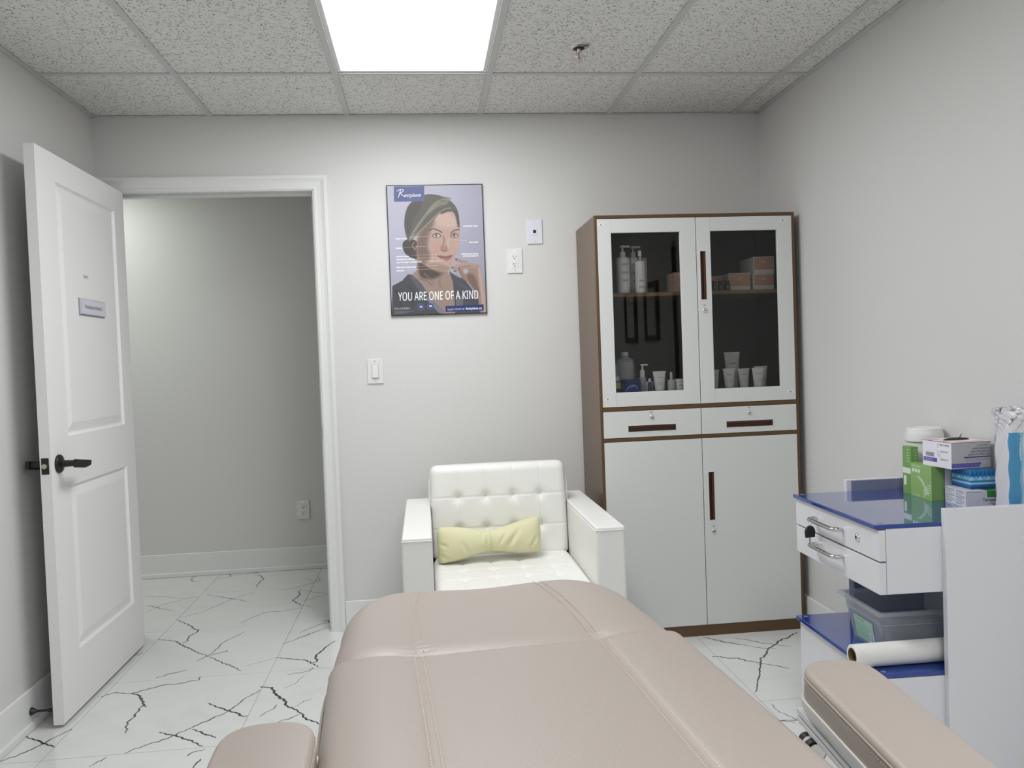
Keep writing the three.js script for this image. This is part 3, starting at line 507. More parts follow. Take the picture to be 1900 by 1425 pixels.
  d = part('lower_door'); mesh('door_panel', front(L0, L1, 0.049, 0.861, []), M.cabWhite, d);
  d = part('lower_door'); mesh('door_panel', front(R0, R1, 0.049, 0.861, [[1.181, 1.205, 0.505, 0.713]]), M.cabWhite, d); pull(d, 1.181, 1.205, 0.505, 0.713); lock(d, 1.198, 0.455);
}

// ---------------------------------------------------------------- bottles, boxes and tubes behind the glass
const linesTex = (bg, rows, fg = '#555', ppm = 260) => tex(canvas(256, ppm, (g, W, D) => { g.fillStyle = bg; g.fillRect(0, 0, W, D); g.fillStyle = fg; g.textAlign = 'center'; for (const [x, y, w, h] of rows) g.fillRect((x - w / 2) * W, y * D, w * W, h * D); }));
const bottleMat = faceMat(linesTex('#e6e6e4', [[0.25, 0.27, 0.12, 0.02], [0.75, 0.27, 0.12, 0.02], ...[0.25, 0.75].flatMap((x) => [[x, 0.52, 0.16, 0.012], [x, 0.56, 0.18, 0.012], [x, 0.60, 0.14, 0.012], [x, 0.78, 0.17, 0.012], [x, 0.82, 0.15, 0.012]])], '#b4b4b6'), 0.35);
const FY = 1.0621, SY = 1.5001;
const pumpBottle = (label, x, z, r, h, hp, turn) => {
  const o = thing('pump_bottle', label, 'bottle', [x, SY, z], turn, 'skincare bottles on the cabinet shelf');
  mesh('bottle', lathe([[0, 0], [r * 0.94, 0], [r, 0.004], [r, h - 0.012], [r * 0.9, h - 0.003], [r * 0.45, h], [0, h]], 40), bottleMat, o);
  mesh('collar', at(cyl(r * 0.42, r * 0.42, 0.022, 28), 0, h + 0.011, 0), M.white, o);
  mesh('stem', at(cyl(0.0045, 0.0045, hp - 0.02, 14), 0, h + 0.012 + hp / 2, 0), M.white, o);
  mesh('pump_head', merge([at(cyl(0.011, 0.009, 0.010, 20), 0, h + hp + 0.010, 0), rbox(-0.005, 0.034, h + hp + 0.006, h + hp + 0.015, -0.0055, 0.0055, 0.003)]), M.white, o);
};
pumpBottle('large white pump bottle, leftmost on the cabinet shelf', 0.858, 0.325, 0.029, 0.160, 0.036, 0.1);
pumpBottle('white pump bottle standing behind the spray bottle on the cabinet shelf', 0.921, 0.262, 0.026, 0.166, 0.034, 0.1);
{
  const o = thing('spray_bottle', 'slim white spray bottle with silver collar on the cabinet shelf', 'bottle', [0.931, SY, 0.338], 0, 'skincare bottles on the cabinet shelf');
  mesh('bottle', lathe([[0, 0], [0.021, 0], [0.0225, 0.003], [0.0225, 0.136], [0.018, 0.139], [0, 0.139]], 36), bottleMat, o);
  mesh('collar', at(cyl(0.0095, 0.0095, 0.022), 0, 0.150, 0), M.chrome, o); mesh('nozzle', merge([at(cyl(0.0085, 0.0075, 0.024), 0, 0.173, 0)]), M.white, o);
}
const crate = (name, label, x0, x1, y0, y1, z0, z1, m, group) => { const o = thing(name, label, 'box', [(x0 + x1) / 2, y0, (z0 + z1) / 2], 0, group); mesh('carton', rbox(x0 - (x0 + x1) / 2, x1 - (x0 + x1) / 2, 0, y1 - y0, -(z1 - z0) / 2, (z1 - z0) / 2, 0.001, 1), m.body, o); mesh('front_panel', rbox(x0 - (x0 + x1) / 2 + 0.003, x1 - (x0 + x1) / 2 - 0.003, m.low ?? 0.02, y1 - y0 - 0.003, (z1 - z0) / 2 - 0.001, (z1 - z0) / 2 + 0.0006, 0.0004, 1), m.front, o); mesh('emblem', at(new THREE.TorusGeometry(0.008, 0.0011, 8, 24, Math.PI), 0, (y1 - y0) * 0.62, (z1 - z0) / 2 + 0.0008).rotateZ(0), M.white, o); return o; };
const peach = { body: std(lin(0.62, 0.60, 0.57), 0.6), front: std(lin(0.50, 0.29, 0.19), 0.55) }, tan = { body: std(lin(0.50, 0.36, 0.26), 0.6), front: std(lin(0.56, 0.36, 0.25), 0.55), low: 0.003 };
const inCab = 'peach and white cartons on the cabinet shelf';
crate('product_carton', 'tall tan carton behind the spray bottle on the cabinet shelf', 0.945, 0.972, SY, SY + 0.158, 0.22, 0.30, tan, inCab);
crate('product_carton', 'tan carton at right of left glass pane, lower of two', 1.085, 1.138, SY, SY + 0.045, 0.22, 0.33, tan, inCab);
crate('product_carton', 'tan carton at right of left glass pane, upper of two', 1.084, 1.137, SY + 0.0452, SY + 0.088, 0.22, 0.33, tan, inCab);
crate('product_carton', 'wide peach carton behind the little dark bottles', 1.262, 1.328, SY, SY + 0.072, 0.20, 0.26, peach, inCab);
crate('product_carton', 'peach fronted carton in the middle of the right shelf', 1.334, 1.434, SY, SY + 0.078, 0.20, 0.325, peach, inCab);
crate('product_carton', 'peach fronted carton at the right of the shelf, lower of two', 1.447, 1.540, SY, SY + 0.070, 0.17, 0.33, peach, inCab);
crate('product_carton', 'peach fronted carton at the right of the shelf, upper of two', 1.449, 1.544, SY + 0.0703, SY + 0.148, 0.17, 0.33, peach, inCab);
for (const [x, k] of [[1.260, 'left'], [1.290, 'middle'], [1.319, 'right']]) {
  const o = thing('vial', `small dark bottle on the right shelf, ${k} of three`, 'bottle', [x, SY, 0.345], 0, 'small dark bottles on the shelf');
  mesh('bottle', lathe([[0, 0], [0.0128, 0], [0.0135, 0.002], [0.0135, 0.028], [0.009, 0.031], [0, 0.031]], 24), faceMat(linesTex('#191b22', [[0.25, 0.45, 0.12, 0.12], [0.75, 0.45, 0.12, 0.12]], '#5a5e68'), 0.2), o); mesh('cap', at(cyl(0.0115, 0.0115, 0.013), 0, 0.0375, 0), M.black, o);
}
// cream tubes standing on their caps
const tubeMats = ['#dcdcd8', '#c9cac8', '#e8e8e4'].map((b) => faceMat(linesTex(b, [[0.25, 0.30, 0.16, 0.03], [0.75, 0.30, 0.16, 0.03], ...[0.25, 0.75].flatMap((x) => [[x, 0.6, 0.2, 0.012], [x, 0.65, 0.18, 0.012], [x, 0.70, 0.2, 0.012]])], '#8a8b88'), 0.3));
const creamTube = (label, x, z, h, w, k, turn = 0) => {
  const o = thing('cream_tube', label, 'tube', [x, FY, z], turn, 'cream tubes in the cabinet');
  const cap = 0.012, n = 32, rows = 14, pos = [], uv = [], idx = [];
  for (let j = 0; j <= rows; j++) { const t = j / rows, rx = w * (0.70 + 0.30 * t), rz = w * 0.62 * Math.pow(1 - t, 0.8) + 0.0012; for (let i = 0; i <= n; i++) { const a = i / n * 2 * Math.PI; pos.push(-rx * Math.cos(a), cap + (h - cap) * t, rz * Math.sin(a)); uv.push(i / n, t); } }
  for (let j = 0; j < rows; j++) for (let i = 0; i < n; i++) { const a = j * (n + 1) + i; idx.push(a, a + 1, a + n + 1, a + 1, a + n + 2, a + n + 1); }
  const g = new THREE.BufferGeometry(); g.setAttribute('position', new THREE.Float32BufferAttribute(pos, 3)); g.setAttribute('uv', new THREE.Float32BufferAttribute(uv, 2)); g.setIndex(idx); g.computeVertexNormals();
  mesh('tube_body', g, tubeMats[k], o); mesh('crimp', box(-w, w, h - 0.004, h + 0.001, -0.0013, 0.0013), M.white, o);
  const c = cyl(w * 0.62, w * 0.66, cap, 28); c.scale(1, 1, 0.85); mesh('cap', at(c, 0, cap / 2, 0), M.white, o);
};
creamTube('pale cream tube beside the silver capped bottle in the left compartment', 0.995, 0.362, 0.094, 0.029, 2);
creamTube('cream tube half hidden at the left edge of the right pane', 1.240, 0.36, 0.090, 0.025, 1);
creamTube('cream tube second from the left in the front row of the right pane', 1.309, 0.362, 0.094, 0.028, 0);
creamTube('tallest cream tube standing behind the row in the right pane', 1.350, 0.295, 0.165, 0.036, 1);
creamTube('greyish cream tube in the middle of the right pane', 1.379, 0.355, 0.091, 0.026, 1);
creamTube('bright cream tube second from the right in the right pane', 1.441, 0.365, 0.092, 0.028, 2);
creamTube('cream tube at the far right of the right pane', 1.474, 0.315, 0.098, 0.031, 0);
{
  let o = thing('dropper_bottle', 'little white bottle with a tall silver cap', 'bottle', [1.050, FY, 0.355]);
  mesh('bottle', lathe([[0, 0], [0.016, 0], [0.017, 0.003], [0.017, 0.052], [0.013, 0.055], [0, 0.055]], 28), tubeMats[1], o); mesh('cap', at(cyl(0.010, 0.0095, 0.034), 0, 0.072, 0), M.chrome, o);
  o = thing('cream_jar', 'white cream jar at the right end of the left compartment', 'jar', [1.090, FY, 0.352]);
  mesh('jar', lathe([[0, 0], [0.021, 0], [0.022, 0.002], [0.022, 0.040], [0, 0.040]], 28), tubeMats[0], o); mesh('lid', at(cyl(0.0225, 0.0225, 0.018, 28), 0, 0.049, 0), M.white, o);
  o = thing('petroleum_jelly_jar', 'blue jar with a dark blue lid in the left compartment', 'jar', [0.868, FY, 0.352]);
  const blue = faceMat(tex(canvas(512, 128, (g, W, D) => { g.fillStyle = '#1b2f7c'; g.fillRect(0, 0, W, D); for (const x of [128, 384]) { g.strokeStyle = '#8fa2d8'; g.lineWidth = 4; g.beginPath(); g.ellipse(x, 92, 84, 52, 0, Math.PI, 2 * Math.PI); g.stroke(); g.fillStyle = '#e8ecf8'; g.font = 'bold 34px sans-serif'; g.textAlign = 'center'; g.fillText('Vaseline', x, 92); } })), 0.3);
  mesh('jar', lathe([[0, 0], [0.039, 0], [0.042, 0.004], [0.042, 0.048], [0.040, 0.05]], 40), blue, o); mesh('lid', lathe([[0.040, 0.049], [0.0435, 0.049], [0.0435, 0.061], [0.041, 0.064], [0, 0.064]], 40), std(lin(0.01, 0.02, 0.13), 0.3), o);
  o = thing('small_bottle', 'small blue and yellow labelled bottle at the left edge of the left pane', 'bottle', [0.804, FY, 0.362]);
  mesh('bottle', lathe([[0, 0], [0.018, 0], [0.0185, 0.003], [0.0185, 0.056], [0.012, 0.060], [0, 0.060]], 28), faceMat(tex(canvas(64, 128, (g) => { g.fillStyle = '#1d2f63'; g.fillRect(0, 0, 64, 128); g.fillStyle = '#c8b84a'; g.fillRect(0, 52, 64, 14); g.fillRect(0, 84, 64, 10); g.fillStyle = '#d5d8e4'; g.fillRect(0, 20, 64, 12); })), 0.35), o); mesh('cap', at(cyl(0.012, 0.012, 0.018), 0, 0.069, 0), M.white, o);
  o = thing('lotion_bottle', 'white lotion bottle with pale label behind the blue jar', 'bottle', [0.868, FY, 0.26]);
  const lo = lathe([[0, 0], [0.040, 0], [0.042, 0.004], [0.042, 0.130], [0.036, 0.150], [0.018, 0.160], [0.017, 0.166], [0, 0.166]], 40); lo.scale(1, 1, 0.7); mesh('bottle', lo, faceMat(linesTex('#b9bcc0', [[0.25, 0.35, 0.2, 0.02], [0.75, 0.35, 0.2, 0.02], ...[0.25, 0.75].flatMap((x) => [[x, 0.42, 0.22, 0.015], [x, 0.47, 0.18, 0.015]])], '#5f6268'), 0.35), o); mesh('cap', at(cyl(0.017, 0.017, 0.018), 0, 0.175, 0), M.white, o);
  o = thing('canister', 'grey white canister at the left side behind the small labelled bottle', 'canister', [0.800, FY, 0.28]);
  mesh('body', lathe([[0, 0], [0.030, 0], [0.031, 0.003], [0.031, 0.095], [0, 0.095]], 32), faceMat(linesTex('#aeb1b5', [[0.3, 0.5, 0.25, 0.04], [0.7, 0.5, 0.25, 0.04]], '#50545c'), 0.4), o); mesh('lid', at(cyl(0.0315, 0.0315, 0.03, 32), 0, 0.110, 0), std(lin(0.35, 0.36, 0.38), 0.4), o);
  o = thing('serum_pump', 'clear serum bottle with a white pump beside the blue jar', 'bottle', [0.930, FY, 0.325]);
  mesh('bottle', lathe([[0, 0], [0.016, 0], [0.0165, 0.003], [0.0165, 0.065], [0.010, 0.072], [0, 0.072]], 28), std(lin(0.40, 0.42, 0.45), 0.15), o); mesh('collar', at(cyl(0.011, 0.011, 0.03), 0, 0.087, 0), M.white, o); mesh('pump_head', merge([at(cyl(0.004, 0.004, 0.024, 12), 0, 0.113, 0), rbox(-0.008, 0.024, 0.121, 0.128, -0.005, 0.005, 0.002)]), M.white, o);
  o = thing('small_vial', 'narrow dark blue bottle between the serum pump and the jars', 'bottle', [0.951, FY, 0.362]); mesh('bottle', lathe([[0, 0], [0.009, 0], [0.0095, 0.002], [0.0095, 0.045], [0.005, 0.05], [0, 0.05]], 24), std(lin(0.03, 0.05, 0.12), 0.2), o); mesh('cap', at(cyl(0.006, 0.006, 0.014), 0, 0.057, 0), M.white, o);
  o = thing('ointment_jar', 'low white jar with dark label left of the pale cream tube', 'jar', [0.955, FY, 0.315]); mesh('jar', lathe([[0, 0], [0.024, 0], [0.025, 0.003], [0.025, 0.034], [0, 0.034]], 32), faceMat(linesTex('#a9adb3', [[0.3, 0.5, 0.3, 0.1], [0.7, 0.5, 0.3, 0.1]], '#3b4253'), 0.4), o); mesh('lid', at(cyl(0.0255, 0.0255, 0.016, 32), 0, 0.042, 0), M.white, o);
}

// ---------------------------------------------------------------- upholstery builders
// a cushion seen from above: top(x, z) over a rectangle, edges rolled with radius r, sides down to -thick
function gridPad(x0, x1, z0, z1, thick, r, top, step = 0.006) {
  const axis = (a, b) => { const s = [a]; for (let k = 1; k <= 6; k++) s.push(a + r * (1 - Math.cos(k / 6 * Math.PI / 2))); const n = Math.max(2, Math.round((b - a - 2 * r) / step)); for (let k = 1; k < n; k++) s.push(a + r + (b - a - 2 * r) * k / n); for (let k = 6; k >= 1; k--) s.push(b - r * (1 - Math.cos(k / 6 * Math.PI / 2))); s.push(b); return s; };
  const xs = axis(x0, x1), zs = axis(z0, z1), nx = xs.length, nz = zs.length, pos = [], idx = [], uv = [];
  for (let j = 0; j < nz; j++) for (let i = 0; i < nx; i++) {
    const x = xs[i], z = zs[j], ax = Math.max(0, r - Math.min(x - x0, x1 - x)), az = Math.max(0, r - Math.min(z - z0, z1 - z)), q = ax * ax + az * az;
    let px = x, pz = z, dr;
    if (ax > 0 && az > 0) { const m = Math.max(ax, az), len = Math.sqrt(q), s = m / len; px += Math.sign(x - (x0 + x1) / 2) * (ax * s - ax); pz += Math.sign(z - (z0 + z1) / 2) * (az * s - az); dr = r - Math.sqrt(Math.max(0, r * r - m * m)); } else dr = r - Math.sqrt(Math.max(0, r * r - q));
    pos.push(px, top(px, pz) - dr, pz); uv.push(px, pz);
  }
  for (let j = 0; j + 1 < nz; j++) for (let i = 0; i + 1 < nx; i++) { const a = j * nx + i; idx.push(a, a + nx, a + 1, a + 1, a + nx, a + nx + 1); }
  const rim = []; for (let i = 0; i < nx; i++) rim.push(i); for (let j = 1; j < nz; j++) rim.push(j * nx + nx - 1); for (let i = nx - 2; i >= 0; i--) rim.push((nz - 1) * nx + i); for (let j = nz - 2; j > 0; j--) rim.push(j * nx);
  skirtDown(pos, uv, idx, rim, thick, (x0 + x1) / 2, (z0 + z1) / 2, 0.35 * r);
  const g = new THREE.BufferGeometry(); g.setAttribute('position', new THREE.Float32BufferAttribute(pos, 3)); g.setAttribute('uv', new THREE.Float32BufferAttribute(uv, 2)); g.setIndex(idx); g.computeVertexNormals(); return g;
}
function skirtDown(pos, uv, idx, rim, thick, cx, cz, r2) {
  let prev = rim;
  const lowest = rim.map((v) => pos[3 * v + 1]);
  for (let k = 1; k <= 5; k++) {
    const cur = [], t = k / 5;
    rim.forEach((v, n) => { const x = pos[3 * v], z = pos[3 * v + 2], f = t > 0.85 ? r2 : -0.0025 * Math.sin(Math.PI * t), dx = x - cx, dz = z - cz, l = Math.hypot(dx, dz) || 1; cur.push(pos.length / 3); pos.push(x - dx / l * f, lowest[n] + (-thick - lowest[n]) * t, z - dz / l * f); uv.push(x + z, -t * thick); });
    for (let i = 0; i < rim.length; i++) { const j = (i + 1) % rim.length; idx.push(prev[i], prev[j], cur[i], prev[j], cur[j], cur[i]); }
    prev = cur;
  }
  const c = pos.length / 3; pos.push(cx, -thick, cz); uv.push(0, 0);
  for (let i = 0; i < prev.length; i++) idx.push(prev[i], prev[(i + 1) % prev.length], c);
}
// a cushion over any outline (counted once round), laid out in rings
function ringPad(outline, thick, r, top, rings = 26) {
  const n = outline.length, cx = outline.reduce((s, p) => s + p[0], 0) / n, cz = outline.reduce((s, p) => s + p[1], 0) / n, pos = [], uv = [], idx = [];
  const edge = (x, z) => { let d = 9; for (let i = 0; i < n; i++) { const [ax, az] = outline[i], [bx, bz] = outline[(i + 1) % n], ex = bx - ax, ez = bz - az, t = Math.max(0, Math.min(1, ((x - ax) * ex + (z - az) * ez) / (ex * ex + ez * ez + 1e-12))); d = Math.min(d, Math.hypot(x - ax - ex * t, z - az - ez * t)); } return d; };
  for (let k = 1; k <= rings; k++) { const f = 1 - Math.pow(1 - k / rings, 1.9); for (const [ox, oz] of outline) { const x = cx + (ox - cx) * f, z = cz + (oz - cz) * f, a = Math.max(0, r - (k === rings ? 0 : edge(x, z))); pos.push(x, top(x, z) - (r - Math.sqrt(Math.max(0, r * r - a * a))), z); uv.push(x, z); } }
  const c0 = pos.length / 3; pos.push(cx, top(cx, cz), cz); uv.push(cx, cz);
  let area = 0; for (let i = 0; i < n; i++) { const [ax, az] = outline[i], [bx, bz] = outline[(i + 1) % n]; area += ax * bz - bx * az; }
  const tri = (a, b, c) => (area > 0 ? idx.push(a, c, b) : idx.push(a, b, c));
  for (let i = 0; i < n; i++) { const j = (i + 1) % n; tri(c0, i, j); for (let k = 0; k + 1 < rings; k++) { const a = k * n + i, b = k * n + j; tri(a, a + n, b); tri(b, a + n, b + n); } }
  const rim = outline.map((_, i) => (rings - 1) * n + i); if (area > 0) { /* keep the order that faces out */ } else rim.reverse();
  skirtDown(pos, uv, idx, rim, thick, cx, cz, 0.3 * r);
  const g = new THREE.BufferGeometry(); g.setAttribute('position', new THREE.Float32BufferAttribute(pos, 3)); g.setAttribute('uv', new THREE.Float32BufferAttribute(uv, 2)); g.setIndex(idx); g.computeVertexNormals(); return g;
}
const gauss = (d, s) => Math.exp(-d * d / (s * s));
// stitches: short threads lying along a line of points
const stitches = (pts, len = 0.005, gap = 0.0035, r = 0.0007) => {
  const c = new THREE.CatmullRomCurve3(pts.map((p) => new THREE.Vector3(...p))), L = c.getLength(), out = [], up = new THREE.Vector3(0, 0, 1), q = new THREE.Quaternion();
  for (let s = 0; s + len < L; s += len + gap) { const a = c.getPointAt(s / L), b = c.getPointAt((s + len) / L), d = b.clone().sub(a), g = new THREE.BoxGeometry(r * 2, r * 1.4, d.length()); q.setFromUnitVectors(up, d.normalize()); g.applyQuaternion(q); g.translate((a.x + b.x) / 2, (a.y + b.y) / 2, (a.z + b.z) / 2); out.push(g); }
  return merge(out);
};

// ---------------------------------------------------------------- white tufted armchair
{
  const o = thing('armchair', 'white leather armchair with tufted back and seat and square arms', 'armchair', [0.270, 0, 0.585], 0.0);
  const hw = 0.397, aw = 0.108, fz = 0.425, bz = -0.425, in_ = hw - aw;
  for (const s of [-1, 1]) {
    const a = new THREE.Group(); a.name = 'arm'; o.add(a); const x0 = s < 0 ? -hw : hw - aw, x1 = x0 + aw;
    mesh('arm_body', rbox(x0, x1, 0.10, 0.615, bz, fz, 0.012, 3), M.leather, a);
    mesh('arm_top_pad', rbox(x0 + 0.001, x1 - 0.001, 0.607, 0.624, bz, fz - 0.001, 0.008, 3), M.leather, a);
    mesh('piping', tube([[x0 + 0.003, 0.611, fz - 0.03], [x0 + 0.003, 0.611, fz - 0.003], [x0 + 0.012, 0.611, fz], [x1 - 0.012, 0.611, fz], [x1 - 0.003, 0.611, fz - 0.003], [x1 - 0.003, 0.611, fz - 0.03]], 0.0022, 60, 6), M.leather, a);
  }
  mesh('seat_base', rbox(-in_, in_, 0.10, 0.30, bz + 0.02, fz - 0.015, 0.012, 3), M.leather, o);
  const cell = 2 * in_ / 5, tuft = (x, z, zs, g, D) => { let y = 0; for (let k = 1; k < 5; k++) y -= g * gauss(x - (-in_ + k * cell), 0.0035); for (const q of zs) { y -= g * gauss(z - q, 0.0035); for (let k = 1; k < 5; k++) { const d = Math.hypot(x - (-in_ + k * cell), z - q); y -= D * gauss(d, 0.021) + D * 0.5 * gauss(d, 0.006); } } return y; };
  const seat = gridPad(-in_ + 0.002, in_ - 0.002, -0.16, fz, 0.12, 0.03, (x, z) => 0.004 * Math.cos(Math.PI * x / in_ / 2) + tuft(x, z, [-0.02, 0.11, 0.24], 0.0022, 0.008), 0.004);
  mesh('seat_cushion', seat, M.leather, o, [0, 0.418, 0]);
  // back cushion built lying down, then stood up: local z runs down the back
  const bh = 0.40, back = gridPad(-in_ + 0.002, in_ - 0.002, -bh, 0, 0.17, 0.032, (x, z) => 0.003 * Math.cos(Math.PI * x / in_ / 2) + tuft(x, z, [-bh + 0.135, -bh + 0.265], 0.0022, 0.012), 0.004);
  back.rotateX(Math.PI / 2 - 0.0); // top of pad -> +z, z -> down
  mesh('back_cushion', back, M.leather, o, [0, 0.398, -0.135], [-0.10, 0, 0]);
  const bp = []; for (const [x, y] of [[-in_ + 0.004, 0.02], [-in_ + 0.004, 0.36], [-in_ + 0.03, 0.388], [0, 0.394], [in_ - 0.03, 0.388], [in_ - 0.004, 0.36], [in_ - 0.004, 0.02]]) bp.push([x, y, -0.036]);
  mesh('back_piping', tube(bp, 0.003, 120, 6), M.leather, o, [0, 0.398, -0.135], [-0.10, 0, 0]);
  mesh('back_rest_frame', rbox(-in_, in_, 0.10, 0.60, bz, bz + 0.09, 0.012, 3), M.leather, o);
  for (const x of [-0.33, 0.33]) for (const z of [-0.36, 0.36]) mesh('leg', at(cyl(0.014, 0.02, 0.10, 20), x, 0.05, z), M.chrome, o);
}
// ---------------------------------------------------------------- pale green bolster pillow, pinched in the middle
{
  const o = thing('bolster_pillow', 'pale yellow green velvet bolster pillow on the white armchair', 'pillow', [0.213, 0.497, 0.540], 0.06);
  const n = 170, m = 120, pos = [], uv = [], idx = [];
  const creases = [[0.004, 0.75, -0.004, -0.95, 0.0075, 0.0045], [-0.012, 0.25, -0.030, -0.95, 0.005, 0.006], [0.115, 0.45, 0.040, -0.75, 0.0075, 0.009], [0.030, -0.2, 0.060, 0.35, 0.004, 0.006], [-0.115, 0.0, -0.085, -0.75, 0.004, 0.008], [0.185, -0.15, 0.150, -0.70, 0.007, 0.007], [0.160, -0.85, 0.205, -0.55, 0.006, 0.006], [-0.205, -0.55, -0.165, -0.85, 0.005, 0.007], [-0.205, 0.1, -0.180, -0.05, 0.004, 0.006], [-0.030, 0.6, -0.040, 0.2, 0.003, 0.006]];
  const crease = (x, s) => { let d = 0; for (const [x0, s0, x1, s1, dep, w] of creases) { const ay = 0.06, ex = x1 - x0, ey = (s1 - s0) * ay, t = Math.max(0, Math.min(1, ((x - x0) * ex + (s - s0) * ay * ey) / (ex * ex + ey * ey))), q = Math.hypot(x - x0 - ex * t, (s - s0) * ay - ey * t); d -= dep * Math.sin(Math.PI * (0.15 + 0.7 * t)) * (gauss(q, w) - 0.45 * gauss(q - 1.8 * w, w)); } return d; };
  for (let i = 0; i <= n; i++) {
    const t = i / n, x = (t - 0.5) * 0.425, e = Math.min(t, 1 - t) * 2, end = Math.sqrt(Math.max(0, 1 - Math.pow(1 - Math.min(1, e / 0.5), 2.4))), waist = 1 - 0.40 * gauss(x - 0.002, 0.105), ry = 0.0725 * waist * (1 - 0.16 * gauss(e, 0.035)), rz = 0.060 * (0.8 + 0.2 * waist) * end + 0.0035;
    const cy = x > 0 ? 0.016 * Math.pow(x / 0.21, 2) : -0.004 * Math.pow(x / 0.21, 2) + 0.002 * (x / 0.21);
    for (let j = 0; j <= m; j++) {
      const a = j / m * 2 * Math.PI, c = Math.cos(a), s = Math.sin(a), pw = (v, k) => Math.sign(v) * Math.pow(Math.abs(v), k);
      const yy = ry * pw(s, 0.9), zz = rz * pw(c, 0.85), wr = c > 0 ? crease(x, yy / 0.0725) * Math.min(1, c * 2.5) * Math.min(1, end * 1.3) : 0;
      pos.push(x, yy + cy, zz + wr); uv.push(x, a * 0.06);
    }
  }
  for (let i = 0; i < n; i++) for (let j = 0; j < m; j++) { const a = i * (m + 1) + j; idx.push(a, a + m + 1, a + 1, a + 1, a + m + 1, a + m + 2); }
  for (const i of [0, n]) { const c = pos.length / 3; pos.push((i / n - 0.5) * 0.425, pos[3 * (i * (m + 1)) + 1], 0); uv.push(0, 0); for (let j = 0; j < m; j++) { const a = i * (m + 1) + j; i ? idx.push(a + 1, a, c) : idx.push(a, a + 1, c); } }
  const g = new THREE.BufferGeometry(); g.setAttribute('position', new THREE.Float32BufferAttribute(pos, 3)); g.setAttribute('uv', new THREE.Float32BufferAttribute(uv, 2)); g.setIndex(idx); g.computeVertexNormals(); g.rotateX(-0.16);
  mesh('cover', g, M.velvet, o);
}

